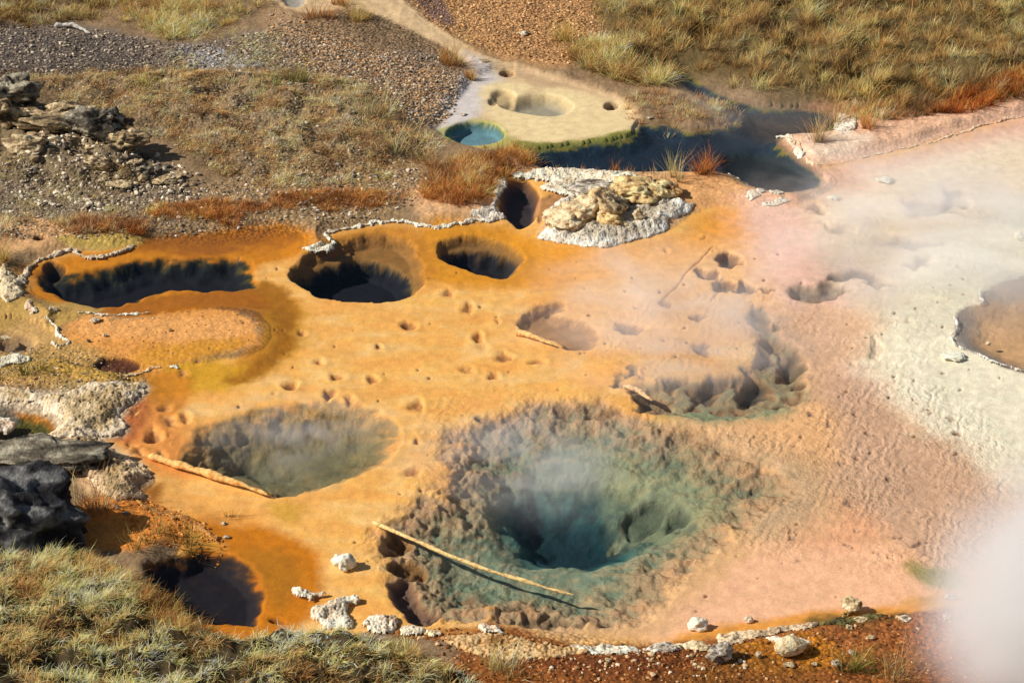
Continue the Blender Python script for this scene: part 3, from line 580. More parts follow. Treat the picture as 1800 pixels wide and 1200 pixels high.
def tone_mix(t, light, mid, dark):
    """t in -1..1 -> tone"""
    a = sst(-.7, .05, t)[:, None]; b = sst(.0, .75, t)[:, None]
    return (alb(dark) * (1 - a) + alb(mid) * a) * (1 - b) + alb(light) * b
def rock(name, u, v, w, dpt, h, tones, seed, style='angular', sink=.25, rz=0.0, label=None, cat='rock', group=None, parent=None, z=None, cell=.3, lean=0):
    """w, dpt, h in metres; stands on the ground at image pixel (u, v)"""
    r = np.random.default_rng(seed); big = max(w, h) > .35
    p = (ICO_V if big else ICO4_V).copy(); F = ICO_F if big else ICO4_F
    if style == 'angular':
        for k in range(13):
            n = r.normal(size=3); n /= np.linalg.norm(n); d = r.uniform(.55, .88); e = p @ n - d
            p -= np.clip(e, 0, None)[:, None] * n * .93
        q0 = p.copy(); f1, f2 = wor3(q0 * 2.6 + seed, seed); g1, g2 = wor3(q0 * 6 + seed, seed + 1)
        p *= (1 + .42 * fbm3(q0 * 1.5 + seed, seed, 5) + .22 * np.clip(f2 - f1, 0, .5) + .10 * np.clip(g2 - g1, 0, .5) + .10 * n3(q0 * 9, seed))[:, None]
        sh = fbm3(q0 * 2.3 + 5 * seed, seed + 3, 5) * 1.5 + .9 * (np.clip(f2 - f1, 0, .4) - .2) + .5 * n3(q0 * 14, seed + 8)
    elif style == 'round':
        for k in range(6):
            n = r.normal(size=3); n /= np.linalg.norm(n); e = p @ n - r.uniform(.72, .9); p -= np.clip(e, 0, None)[:, None] * n * .85
        q0 = p.copy(); p *= (1 + .15 * fbm3(q0 * 1.3 + seed, seed, 5))[:, None]; p *= (1 + .05 * fbm3(q0 * 7 + seed, seed + 5, 4))[:, None]; sh = fbm3(q0 * 3 + 5 * seed, seed + 3, 5) * 1.2 + .25 + .5 * n3(q0 * 13, seed) - (.12 if tones is DARK else 0)
    elif style == 'sinter':
        for k in range(9):
            n = r.normal(size=3); n /= np.linalg.norm(n); e = p @ n - r.uniform(.6, .88); p -= np.clip(e, 0, None)[:, None] * n * .8
        q0 = p.copy(); f1, f2 = wor3(q0 * 2.2 + seed, seed); lay = n3(np.stack([q0[:, 0] * 2, q0[:, 1] * 2, q0[:, 2] * 7], 1) + seed, seed + 4)
        p *= (1 + .5 * fbm3(q0 * 1.3 + seed, seed, 6) + .10 * lay + .12 * np.clip(f2 - f1, 0, .4) + .05 * n3(q0 * 12, seed))[:, None]
        sh = fbm3(q0 * 2.6 + seed, seed + 3, 5) * 1.4 + .6 * lay + .5 * n3(q0 * 11, seed + 6) + .35 * q0[:, 2] + .05
    else:  # knobby sinter
        f1, f2 = wor3(p / cell + seed * 3.1, seed); g1, _ = wor3(p / cell * 2.3 + seed, seed + 1)
        kn = np.clip(1 - f1 * f1, -.3, 1)
        p *= .82 * (1 + .75 * fbm3(p * 1.1 + seed, seed, 3) + .26 * kn + .10 * (1 - g1))[:, None]
        sh = kn * 1.5 - .35 + .5 * fbm3(p * 3 + seed, seed + 2, 3)
    p *= np.array([w / 2, dpt / 2, h / 2 / (1 - sink * .5)]) / 1.0
    c, s_ = math.cos(rz), math.sin(rz); p[:, :2] = p[:, :2] @ np.array([[c, s_], [-s_, c]])
    p[:, 0] += lean * p[:, 2]
    x, y = P(u, v); y += dpt * .38; zz = float(gz([x], [y])[0]) if z is None else z
    zz = max(zz, -.05)
    p[:, 2] += -p[:, 2].min() * (1 - sink * 1.0) - sink * .12 * h
    col = tone_mix(sh, *tones)
    o = mesh_obj(name, p, F.ravel(), np.full(len(F), 3), M_CRUST if style == 'knob' else M_ROCK, col, parent)
    o.location = (x, y, zz) if parent is None else (x - parent.location[0], y - parent.location[1], zz - parent.location[2])
    if parent is None: tag(o, label, cat, group)
    return o

def crust(name, shape, H=.05, A=.03, cell=.06, edge=.12, tones=((240,226,206),(206,180,146),(110,92,72)), width=None, label=None, cat='sinter crust', group=None, parent=None, seed=1, warp=.05, res=.011, base_min=-.02, inner=None):
    H *= .55; cell *= .62; A *= .62
    """a sheet of knobbly sinter grown over the ground along an outline or a line"""
    W = world_poly(shape, width is None); pad = (width or 0) + .15
    xs = np.arange(W[:, 0].min() - pad, W[:, 0].max() + pad, res); ys = np.arange(W[:, 1].min() - pad, W[:, 1].max() + pad, res * 1.5)
    x, y = np.meshgrid(xs, ys); x = x.astype(F32); y = y.astype(F32)
    wx = x + F32(warp) * (n2(x * 4, y * 4, seed) + .6 * n2(x * 11, y * 11, seed + 1)); wy = y + F32(warp * 1.3) * (n2(x * 4, y * 4, seed + 2) + .6 * n2(x * 11, y * 11, seed + 3))
    d = sdf(W, wx, wy, width is None)
    if width: d = d - width * (1 + .6 * n2(x * 2.2, y * 2.2, seed + 9) + .3 * n2(x * 7, y * 7, seed + 8))
    f1, f2 = wor2(x / cell, y / cell, seed); g1, _ = wor2(x / cell * 2.2, y / cell * 2.2, seed + 5)
    kn = np.clip(1 - f1 * f1 * 1.3, 0, 1); kn2 = np.clip(1 - g1 * g1, 0, 1)
    e = np.clip(-d / edge, 0, 1); prof = np.sqrt(e)
    d2 = d - .3 * cell * (kn - .5); keep = (d2 < 0)
    b = np.maximum(gz(x, y), base_min)
    amp = .55 + .45 * sst(-.4, .4, fbm(x * 3, y * 3, seed + 20, 3))
    lump = fbm(x * 6, y * 6, seed + 70, 4); keep = keep & (d2 < .03 * np.clip(lump, -.5, .2))
    zz = b + H * prof * (1 + .9 * lump) + .02 * np.clip(lump, -.3, 1) * prof + (A * kn + A * .35 * kn2) * amp * np.clip(e * 3, .25, 1) - .03 * (1 - np.clip(e * 8, 0, 1))
    t = kn * 1.25 + .35 * kn2 - .75 + .55 * fbm(x * 3.5, y * 3.5, seed + 30, 4)
    rimw = np.exp(-np.clip(-d, 0, 9) / .05) * .35; mott = .5 * fbm(x * 1.6, y * 1.6, seed + 50, 3) - .12
    c = tone_mix((t + rimw + mott).ravel(), *tones)
    if inner:
        k_ = (sst(.08, .28, -d + .22 * fbm(x * 2.2, y * 2.2, seed + 60, 3)) * .9).ravel()[:, None]; c = c * (1 - k_) + k_ * tone_mix((t + mott).ravel(), *inner)
    nr, nc = x.shape; q = grid_faces(nr, nc, keep.ravel())
    used = np.unique(q); idx = np.full(nr * nc, -1, np.int64); idx[used] = np.arange(len(used))
    V = np.stack([x, y, zz], -1).reshape(-1, 3)[used]
    cx, cy = float(V[:, 0].mean()), float(V[:, 1].mean()); cz = float(V[:, 2].min()); V = V - np.array([cx, cy, cz])
    o = mesh_obj(name, V, idx[q].ravel(), np.full(len(q), 4), M_CRUST, c[used], parent)
    o.location = (cx, cy, cz) if parent is None else (cx - parent.location[0], cy - parent.location[1], cz - parent.location[2])
    if parent is None: tag(o, label, cat, group)
    return o

LICHEN = ((178,168,144),(112,102,86),(44,40,36)); DARK = ((126,124,120),(48,46,48),(24,22,24)); PALE = ((226,206,168),(188,164,124),(120,100,76))
OCHRE = ((216,178,110),(176,134,72),(96,74,50)); OUTC = ((218,194,150),(160,136,100),(58,50,42)); CREAM = ((236,216,178),(212,184,138),(140,112,80))
WHT = ((242,228,208),(208,184,152),(104,84,64)); PINKW = ((240,222,200),(216,180,146),(130,96,70)); GREYW = ((224,212,194),(160,146,126),(78,68,56))
def m_at(u, v): return mpp(u, v)
def R(name, u, v, wpx, hpx, tones, seed, label, style='angular', dr=.8, **k):
    s = m_at(u, v); return rock(name, u, v, wpx * s, wpx * s * dr, max(.42 * hpx, hpx - .30 * wpx * dr) * s / .88, tones, seed, style, label=label, **k)

# foreground and outcrop boulders
R('boulder', 20, 994, 250, 176, DARK, 3, 'large dark lichen-flecked boulder above the foreground grass bank', style='sinter', dr=.8, sink=.3, cat='boulder')
R('boulder', 60, 846, 250, 62, LICHEN, 5, 'crusty grey-brown boulder behind the large dark one at the left edge', dr=.6, sink=.35, cat='boulder')
for q in [(14,222,104,70,LICHEN,7,'tall lichen-covered outcrop rock nearest the left edge of the heath'),
          (96,272,130,54,OUTC,8,'broad tan rock at the front of the left outcrop'),
          (162,286,104,70,LICHEN,9,'dark cracked rock in the middle of the left outcrop'),
          (222,296,74,46,OUTC,10,'blocky pale rock with a black shaded face ending the outcrop'),
          (122,232,90,46,OUTC,12,'low sunlit slab on top of the left outcrop'),
          (8,268,70,60,OUTC,13,'brown rock at the foot of the tall outcrop rock'),
          (50,306,80,40,PALE,15,'low buff rock below the broad tan one'),
          (176,326,60,34,PALE,16,'pale angular rock in the rubble below the outcrop'),
          (196,236,60,40,LICHEN,17,'grey knob of rock behind the cracked one')]:
    R('outcrop_rock', *q, sink=.3, group='rocks of the left outcrop', dr=.7)
for q in [(292,336,54,24,PALE,21,'pale flat slab lying right of the outcrop rubble'),(214,346,44,17,PALE,22,'small pale slab leaning in the gravel below the outcrop'),
          (258,326,34,22,LICHEN,23,'dark wedge-shaped stone beside the pale flat slab'),(236,318,26,14,PALE,24,'little cream stone between the outcrop and the pale slab')]:
    R('stone', *q, sink=.25, cat='stone', group='loose stones around the outcrop')
# south shore stones
R('boulder', 1389, 1170, 62, 40, CREAM, 31, 'smooth cream boulder standing in an amber puddle on the south shore', style='round', sink=.2, dr=.75, cat='boulder', rz=.3)
R('stone', 1500, 1080, 40, 36, CREAM, 32, 'upright pale stone at the pool edge on dark moss', sink=.15, cat='stone', lean=-.15)
R('stone', 1486, 1084, 18, 12, OCHRE, 33, 'small ochre stone against the foot of the upright stone', sink=.2, cat='stone')
R('stone', 1268, 1180, 46, 36, GREYW, 34, 'dark grey and white stone left of the cream boulder', sink=.2, cat='stone')
R('stone', 1228, 1106, 32, 24, PINKW, 35, 'orange crusted lump standing in the salmon shallows', style='knob', cat='stone', cell=.5)
R('stone', 1316, 1092, 19, 15, PINKW, 36, 'small round orange stone in the salmon shallows', style='round', cat='stone')
for q in [(1333,1170,13,11,'white pebble just left of the cream boulder'),(1497,1164,14,12,'round white stone right of the cream boulder'),(1590,1106,26,10,'thin white flake on the rusty flat'),
          (1470,1186,24,14,'jagged white stone beside the mossy tussock'),(1388,1186,22,11,'crumbly tan stone in front of the cream boulder'),(1432,1184,12,8,'small dark-tipped stone right of the crumbly tan one'),
          (1515,1106,30,8,'flat pale chip below the upright stone'),(1492,1118,16,10,'narrow pale chip on the rusty mud'),(1530,1138,14,8,'small tan stone in the rusty mud'),
          (1120,1162,16,9,'white pebble on the brown south shore'),(1070,1178,14,9,'pale pebble low on the brown south shore'),(1670,1054,22,16,'white stone half lost in the steam'),(1664,1102,17,13,'small white stone at the edge of the steam'),
          (1030,1150,24,12,'white stone on the shore under the big spring'),(1190,1150,20,10,'grey-white stone at the crust edge')]:
    R('stone', q[0], q[1], q[2], q[3], WHT if 'white' in q[4] else PALE, 40 + q[0] % 37, q[4], sink=.15, cat='stone', group='stones on the south shore')
# white sinter lumps standing in the water
R('sinter_lump', 603, 998, 40, 32, WHT, 51, 'bright white knobbly lump alone in the orange shallows', style='knob', cell=.4, cat='sinter lump', sink=.2)
for q in [(1556,318,28,8,'thin white flake floating in the misty far shallows'),(1467,349,19,8,'cream disc-shaped lump near the far pool'),(1678,631,40,10,'ragged white flake in the cream shallows by the grey basin'),
          (1796,420,22,16,'white lump at the far right edge'),(1738,604,9,7,'little grey stone inside the grey basin')]:
    R('sinter_lump', q[0], q[1], q[2], q[3], WHT if q[0] != 1738 else PALE, 60 + q[0] % 11, q[4], style='knob', cell=.45, cat='sinter lump', z=-.03)
for q in [(166,570,20,10,WHT,'white chip on the dry orange terrace'),(184,594,9,7,WHT,'small rounded white pebble on the terrace'),(155,603,8,6,LICHEN,'dark pebble left of the rounded white one'),(299,584,10,7,OCHRE,'olive pebble in the middle of the terrace'),
          (922,72,17,10,WHT,'white stone on the tan gravel beside the dry stream'),(778,301,14,10,WHT,'pale stone among rust grass above the shore'),(660,324,14,8,LICHEN,'grey stone on the brown shore belt'),(620,322,10,7,GREYW,'small grey stone left on the shore belt'),
          (852,120,18,6,PALE,'thin chip on the mud beside the stream'),(785,206,18,6,WHT,'white chip at the pale lip of the mud flat'),(815,206,12,5,WHT,'small white chip above the milky pool'),(735,213,9,5,WHT,'tiny white chip on the grey gravel'),
          (1142,212,12,6,WHT,'white stone at the head of the dark pool'),(206,906,12,8,PINKW,'orange pebble on the rusty apron'),(222,919,13,8,LICHEN,'dark pebble on the rusty apron'),(393,918,9,6,WHT,'white chip above the amber pool'),(397,942,13,8,WHT,'white pebble at the edge of the amber pool')]:
    R('stone', q[0], q[1], q[2], q[3], q[4], 80 + q[0] % 23, q[5], sink=.15, cat='stone', dr=.9)

# ------------------------------------------------------------------ sinter crusts
crust('sinter_crust', [(530,437),(560,438),(588,428),(572,413),(604,405),(645,396),(692,391),(742,397),(776,401),(822,393),(862,388),(888,382)], .04, .035, .055, .06, WHT, .045, 'long white beaded crust along the shore above the dark vents', seed=11)
crust('sinter_crust', [(536,439),(552,432),(578,428),(588,434),(572,440)], .03, .03, .05, .06, WHT, None, 'white fan-shaped crust tip where the beaded crust ends', seed=12)
crust('sinter_crust', [(820,385),(850,370),(866,350),(872,325),(890,312),(894,320),(880,345),(872,362),(888,384),(860,390)], .05, .04, .05, .1, GREYW, None, 'grey and white crust bank west of the dark pocket', seed=13)
crust('sinter_crust', [(30,508),(42,486),(56,468),(76,456),(104,446),(128,444),(156,452),(196,448),(236,433)], .05, .04, .06, .07, ((222,204,176),(176,150,112),(84,68,50)), .055, 'tan lumpy crust along the head of the left pool', seed=14)
crust('sinter_crust', [(4,470),(34,500),(44,520),(24,540),(0,530)], .05, .04, .07, .12, PALE, None, 'buff crust bank at the left end of the pool', seed=15)
crust('sinter_crust', [(138,549),(160,553),(180,557),(205,555),(226,552),(262,550)], .03, .02, .05, .03, WHT, .034, 'thin white crust line edging the orange terrace', seed=16)
crust('sinter_crust', [(80,566),(96,570),(104,590),(120,606),(104,610),(92,600)], .05, .045, .06, .08, WHT, .03, 'short row of white lumps beside the tan pond', seed=17)
crust('sinter_crust', [(42,545),(56,542),(68,552),(60,558),(46,554)], .04, .04, .06, .06, PINKW, None, 'pinkish crust islet above the tan pond', seed=18)
crust('sinter_crust', [(76,546),(94,541),(106,549),(92,554)], .02, .03, .05, .05, PALE, None, 'low tan crust islet near the left pool', seed=19)
crust('sinter_crust', [(0,590),(8,587),(19,592),(6,596),(-14,598)], .03, .03, .05, .06, PALE, None, 'small tan crust tongue over the left pond', seed=20)
crust('sinter_crust', [(-20,630),(30,622),(55,628),(40,636),(0,642)], .03, .035, .05, .07, WHT, None, 'white crust patch behind the green tuft', seed=25)
crust('sinter_crust', [(212,667),(228,661),(250,658),(268,650),(286,648)], .03, .025, .045, .03, PALE, .022, 'narrow broken crust line on the amber shallows', seed=21)
crust('sinter_crust', [(297,645),(312,643),(322,648),(305,649)], .02, .02, .045, .04, WHT, None, 'little white crust flake by the paired vents', seed=22)
crust('sinter_crust', [(-60,690),(40,696),(100,704),(150,690),(200,682),(248,674),(258,688),(240,705),(214,730),(222,752),(196,766),(160,772),(110,784),(64,776),(100,756),(108,742),(70,720),(10,712),(-60,708)], .04, .04, .055, .12, ((232,212,184),(196,168,124),(96,82,62)), None, 'broad white and buff crust bank around the green pond', inner=((214,190,148),(176,148,104),(100,82,56)), seed=23, warp=.06, res=.012)
crust('sinter_crust', [(120,790),(178,772),(215,800),(250,822),(277,836),(236,852),(252,876),(215,892),(176,880),(150,850),(110,820)], .05, .05, .06, .12, ((232,204,166),(184,148,108),(78,64,52)), None, 'speckled crust point below the green pond', inner=((176,150,104),(120,102,72),(52,46,38)), seed=24, warp=.06, res=.012)
crust('sinter_crust', [(240,885),(262,892),(285,905),(330,912),(362,925),(385,940),(380,952),(345,930),(300,920),(250,905)], .02, .025, .05, .06, ((206,150,84),(186,116,50),(104,62,28)), None, 'orange crumbly crust strip above the amber pool', seed=26)
crust('sinter_crust', [(-40,740),(5,735),(24,742),(26,752),(8,760),(-40,764)], .05, .05, .07, .1, PINKW, None, 'brown and pink crust at the left lip of the green pond', seed=27)
# lip of the grey basin
crust('sinter_crust', [(1860,462),(1800,480),(1745,498),(1722,513),(1726,530),(1690,539),(1679,556),(1683,572),(1675,584),(1682,604),(1722,622),(1764,640),(1800,650),(1860,672)], .025, .012, .035, .03, ((244,236,222),(226,214,194),(170,156,136)), .022, 'scalloped white lip around the grey basin at the right edge', seed=31, warp=.03)
crust('sinter_crust', [(1405,258),(1412,275),(1440,291),(1500,281),(1580,263),(1650,246),(1720,223),(1800,204),(1900,186)], .02, .014, .05, .05, ((236,200,166),(218,170,132),(150,112,84)), .035, 'pale pink ledge along the misty far shore', seed=32, warp=.03, res=.015)
crust('sinter_crust', [(1370,240),(1384,244),(1402,266),(1408,276)], .03, .025, .05, .05, PINKW, .05, 'pale crust rim on the right bank of the far dark pool', seed=33)
crust('sinter_crust', [(1468,208),(1505,212),(1498,240),(1475,236)], .03, .03, .06, .1, GREYW, None, 'white crust flat between rust tufts on the far shore', seed=34)
crust('sinter_crust', [(1280,303),(1290,310),(1315,326)], .02, .02, .05, .04, WHT, .035, 'short white crust strip on the far pool lip', seed=35)
for i, q in enumerate([([(1310,352),(1325,347),(1334,352),(1320,357)], 'small white crust flake left of the twin flakes'),([(1328,345),(1342,341),(1350,346),(1336,349)], 'round whitish crust flake'),
          ([(1350,342),(1372,340),(1380,349),(1362,352)], 'grey-topped crust flake near the far pool'),([(1337,361),(1360,356),(1390,354),(1385,359),(1352,365)], 'long white crust flake at the orange margin')]):
    crust('sinter_crust', q[0], .02, .03, .05, .04, WHT, None, q[1] + (' at the orange margin' if i == 1 else ''), group='crust flakes by the far pool', seed=36 + i)
# south-west white lumps
crust('sinter_crust', [(508,1038),(524,1033),(550,1036),(574,1042),(560,1048),(530,1050)], .04, .05, .055, .07, WHT, None, 'elongated white crust islet in the amber shallows', seed=41)
crust('sinter_crust', [(545,1078),(560,1062),(590,1050),(622,1046),(636,1055),(612,1070),(620,1092),(610,1108),(580,1104),(556,1090)], .06, .055, .055, .1, WHT, None, 'big L-shaped white crust islet by the grass bank', seed=42)
crust('sinter_crust', [(638,1096),(660,1082),(690,1080),(706,1092),(690,1112),(655,1116)], .06, .06, .06, .1, PINKW, None, 'white and pink crust islet right of the L-shaped one', seed=43)
crust('sinter_crust', [(700,1106),(722,1098),(742,1104),(738,1118),(708,1120)], .05, .055, .06, .08, WHT, None, 'rounded white crust islet near the shore', seed=44)
crust('sinter_crust', [(750,1114),(764,1108),(776,1114),(766,1122)], .04, .04, .06, .06, CREAM, None, 'tiny cream crust islet near the shore', seed=45)
crust('sinter_crust', [(840,1100),(852,1093),(862,1100),(880,1104),(884,1114),(866,1120),(846,1112)], .06, .06, .06, .07, PINKW, None, 'twin pinkish crust knobs at the south lip of the big spring', seed=46)
crust('sinter_crust', [(780,1130),(860,1122),(960,1140),(1040,1152),(960,1172),(860,1168),(800,1150)], .02, .05, .07, .15, ((222,186,134),(166,120,66),(88,52,26)), None, 'brown pebbly crust belt along the near shore', seed=47)
crust('sinter_crust', [(1000,1140),(1050,1134),(1105,1136),(1128,1150),(1118,1158),(1060,1160),(1010,1152)], .04, .03, .07, .1, WHT, None, 'flat white crust shelf on the near shore', seed=48)
crust('sinter_crust', [(1130,1152),(1150,1134),(1175,1130),(1186,1142),(1192,1156),(1160,1160)], .06, .04, .08, .1, GREYW, None, 'grey-white crust hump east of the flat shelf', seed=49)
crust('sinter_crust', [(1186,1142),(1210,1132),(1238,1136),(1246,1148),(1220,1154)], .06, .04, .08, .1, PALE, None, 'low buff crust hump between shelf and ledge', seed=50)
crust('sinter_crust', [(1258,1136),(1268,1112),(1300,1110),(1340,1106),(1400,1098),(1440,1104),(1420,1116),(1360,1122),(1300,1140),(1270,1150)], .05, .03, .08, .12, ((226,200,162),(168,142,110),(66,56,46)), None, 'long buff ledge along the salmon shallows', seed=51)
crust('sinter_crust', [(1350,1136),(1390,1130),(1424,1140),(1410,1148),(1370,1146)], .03, .02, .07, .1, PINKW, None, 'pale curved crust behind the cream boulder', seed=52)
crust('moss_crust', [(1440,1102),(1480,1088),(1540,1082),(1570,1086),(1540,1100),(1480,1110),(1446,1112)], .04, .04, .06, .12, ((120,110,62),(66,62,38),(28,28,24)), None, 'blackish mossy crust around the upright stone', cat='moss crust', seed=53)

# ------------------------------------------------------------------ the sinter mound in the pool
mx_, my_ = P(1060, 400); mound = empty('sinter_mound', (mx_, my_, 0)); tag(mound, 'pale cracked sinter mound rising from the pool with a white crust skirt', 'sinter mound')
crust('skirt', inner=((206,192,168),(156,142,118),(90,80,64)), shape=[(943,420),(960,408),(980,392),(962,376),(985,350),(1040,330),(1100,335),(1170,345),(1205,366),(1222,362),(1208,378),(1176,392),(1176,404),(1130,420),(1062,436),(1000,431)], H=.05, A=.035, cell=.045, edge=.10, tones=((246,234,218),(210,190,164),(116,100,80)), parent=mound, seed=61, warp=.03)
crust('rear_crust', [(893,309),(930,302),(985,294),(1050,303),(1100,312),(1120,322),(1060,332),(1040,348),(990,342),(948,328),(970,318),(940,316)], .05, .035, .05, .10, ((244,228,206),(206,182,150),(120,100,80)), None, parent=mound, seed=62)
def RM(u, v, wpx, hpx, tones, seed, style='angular', dr=.8, **k):
    s = m_at(u, v); return rock('knob', u, v, wpx * s, wpx * s * dr, max(.5 * hpx, hpx - .2 * wpx * dr) * s / .88, tones, seed, style, parent=mound, z=.03, **k)
TANM = ((240,214,174),(218,184,138),(128,98,68)); OCM = ((244,212,156),(214,176,118),(120,92,62))
RM(1002, 412, 96, 46, TANM, 71, 'sinter', 1.0, sink=.3)
RM(1030, 402, 84, 56, TANM, 79, 'sinter', .9, sink=.3)
RM(1062, 396, 84, 62, ((226,202,156),(180,150,106),(70,58,44)), 72, 'sinter', 1.0, sink=.25)
RM(1075, 412, 60, 34, OCM, 73, 'sinter', .8, sink=.3)
RM(1118, 368, 96, 52, OCM, 74, 'sinter', .9, sink=.3)
RM(1148, 364, 78, 46, OCM, 84, 'sinter', .9, sink=.3)
RM(1176, 358, 46, 36, ((216,176,124),(188,140,86),(104,78,54)), 75, 'sinter', .9, sink=.3)
RM(1124, 400, 24, 30, CREAM, 76, 'sinter', .8, sink=.2)
RM(1036, 350, 90, 20, GREYW, 77, 'sinter', .9, sink=.4)
RM(1096, 412, 44, 18, CREAM, 78, 'sinter', .8, sink=.4)
# ------------------------------------------------------------------ crusted branches and driftwood
def stick(name, pts, r0, r1, tones, label, seed, mat=M_WOOD, cat='branch', knob=.35):
    """pts: (u, v, height) along the stick"""
    q = smooth([(a, b) for a, b, _ in pts], False, 14); hs = np.interp(np.linspace(0, 1, len(q)), np.linspace(0, 1, len(pts)), [p[2] for p in pts])
    x, y = plan(q[:, 0], q[:, 1]); c = np.stack([x, y, hs], 1); n = 60
    t = np.linspace(0, 1, len(c)); tt = np.linspace(0, 1, n * 2); c = np.stack([np.interp(tt, t, c[:, k]) for k in range(3)], 1)
    c += .55 * r0 * np.stack([n3(np.stack([tt * 7, tt * 0 + k, tt * 0 + seed], 1), seed) for k in range(3)], 1)
    tan = np.gradient(c, axis=0); tan /= np.linalg.norm(tan, axis=1)[:, None]; up = np.array([0, 0, 1.]); sd = np.cross(tan, up); sd /= np.linalg.norm(sd, axis=1)[:, None]; u2 = np.cross(sd, tan)
    m = 14; an = np.linspace(0, 2 * math.pi, m, endpoint=False); rr = np.interp(tt, [0, .04, .95, 1], [r0 * .5, r0, r1, r1 * .3])
    V = (c[:, None] + rr[:, None, None] * (np.cos(an)[None, :, None] * sd[:, None] + np.sin(an)[None, :, None] * u2[:, None])).reshape(-1, 3)
    f1, _ = wor3(V / (r0 * 1.1) + seed, seed); kn = np.clip(1 - f1 * f1, 0, 1); cen = np.repeat(c, m, 0)
    V = cen + (V - cen) * (1 + knob * (kn - .4) + .9 * n3(np.stack([V[:, 0] * 3.2, V[:, 1] * 3.2, V[:, 2] * 0 + seed], 1), seed + 2))[:, None]
    L_ = len(c); i = np.arange(L_ * m).reshape(L_, m); j = np.roll(i, -1, 1)
    Fq = np.stack([i[:-1], j[:-1], j[1:], i[1:]], -1).reshape(-1, 4)
    ff = list(Fq.ravel()) + list(i[0][::-1]) + list(i[-1]); cnt = [4] * len(Fq) + [m, m]
    col = tone_mix(kn * 1.4 - .5 + .4 * fbm3(V * 9, seed, 3), *tones)
    o = V.mean(0); ob = mesh_obj(name, V - o, ff, cnt, mat, col); ob.location = o; tag(ob, label, cat); return ob
OB = ((236,186,116),(206,146,78),(130,86,46))
stick('branch', [(262,803,.02),(330,826,.05),(400,848,.05),(472,871,.015)], .05, .030, OB, 'orange crusted branch slanting into the mid-left spring', 81)
stick('branch', [(655,915,-.02),(700,936,.0),(800,978,-.015),(900,1012,-.02),(1010,1042,-.03)], .027, .018, ((236,200,136),(190,150,96),(104,80,54)), 'long straight crusted branch spanning the big blue-green spring', 82)
stick('branch', [(908,584,.0),(930,591,.03),(972,607,.01)], .045, .025, OB, 'short pointed branch beside the ridged pit', 83)
stick('branch', [(1098,680,.02),(1120,690,.05),(1146,706,.02)], .045, .022, ((226,186,140),(186,146,104),(110,84,60)), 'stubby branch poking over the teal vents', 84)
stick('driftwood', [(98,58,.16),(130,60,.20),(160,70,.14)], .045, .03, ((196,190,180),(150,140,128),(80,72,66)), 'grey driftwood stick on the dark gravel at upper left', 86, cat='driftwood', knob=.12)

# ------------------------------------------------------------------ gravel
def in_poly(poly, n, rng):
    W = world_poly(poly, True, 3); out = np.zeros((0, 2)); lo, hi = W.min(0), W.max(0)
    while len(out) < n:
        q = rng.uniform(lo, hi, (int(n * 2.2) + 50, 2)); out = np.concatenate([out, q[sdf(W, q[:, 0].astype(F32), q[:, 1].astype(F32)) < 0]])
    return out[:n]
def stones(name, sets, label, cat='gravel'):
    VV, CC = [], []; rng = np.random.default_rng(len(name) * 7 + len(sets))
    for poly, n, s0, s1, pal in sets:
        q = in_poly(poly, n, rng); sz = s0 * (s1 / s0) ** (rng.random(n) ** 2.2)
        pv = PEB_V[None] * rng.uniform(.7, 1.3, (n, len(PEB_V), 1)) * rng.uniform(.6, 1.25, (n, 1, 3)) * np.array([1, 1, .7]) * sz[:, None, None]
        a = rng.uniform(0, 6.28, n); c, s_ = np.cos(a), np.sin(a); x = pv[..., 0] * c[:, None] - pv[..., 1] * s_[:, None]; y = pv[..., 0] * s_[:, None] + pv[..., 1] * c[:, None]
        z0 = gz(q[:, 0], q[:, 1]) + sz * .25
        VV.append(np.stack([x + q[:, :1], y + q[:, 1:], pv[..., 2] + z0[:, None]], -1).reshape(-1, 3))
        pc = np.array([alb(p) for p in pal]); cc = pc[rng.integers(0, len(pal), n)] * rng.uniform(.75, 1.2, (n, 1)); CC.append(np.repeat(cc, len(PEB_V), 0))
    V = np.concatenate(VV); k = len(V) // len(PEB_V); F = (PEB_F[None] + (np.arange(k) * len(PEB_V))[:, None, None]).reshape(-1, 3)
    o = mesh_obj(name, V, F.ravel(), np.full(len(F), 3), M_GRAVEL, np.concatenate(CC), smooth_=False); tag(o, label, cat, kind='stuff'); return o
GP = [(150,132,112),(120,104,88),(176,158,134),(96,84,74),(200,184,160)]; TP = [(206,158,104),(176,130,84),(226,186,136),(150,108,70)]; RP = [(160,100,50),(120,72,36),(190,134,78),(206,170,124),(94,58,32),(150,92,44)]
stones('gravel', [([(-60,60),(160,60),(330,90),(480,64),(620,100),(770,108),(805,165),(745,235),(690,190),(560,150),(330,135),(-60,140)], 5200, .012, .045, GP),
    ([(480,30),(640,90),(800,140),(790,210),(740,230),(640,170),(500,110)], 2400, .012, .04, TP + GP), ([(650,-60),(1060,-60),(1045,20),(1060,80),(1010,125),(930,115),(830,85),(740,30)], 3000, .014, .04, TP)],
    'grey and tan gravel spread across the upper left flats')
stones('shore_gravel', [([(-60,300),(300,340),(480,310),(740,305),(740,360),(640,395),(440,400),(230,425),(-60,420)], 3000, .010, .045, GP + [(222,208,186)]),
    ([(40,150),(330,135),(560,142),(690,178),(690,225),(760,262),(620,330),(430,332),(300,262),(200,232)], 2600, .010, .04, GP + [(206,180,140)]), ([(60,260),(330,300),(330,370),(60,370)], 900, .015, .07, GP + [(232,216,190),(222,206,176)]), (ISLAND, 420, .006, .018, TP), ([(-60,610),(120,615),(255,665),(200,700),(60,700),(-60,690)], 900, .008, .03, TP + GP),
    ([(250,880),(340,905),(395,945),(380,975),(250,960),(200,900)], 400, .008, .03, [(206,130,50),(170,96,36),(226,170,100)])], 'crumbly pale gravel along the left shore and terrace')
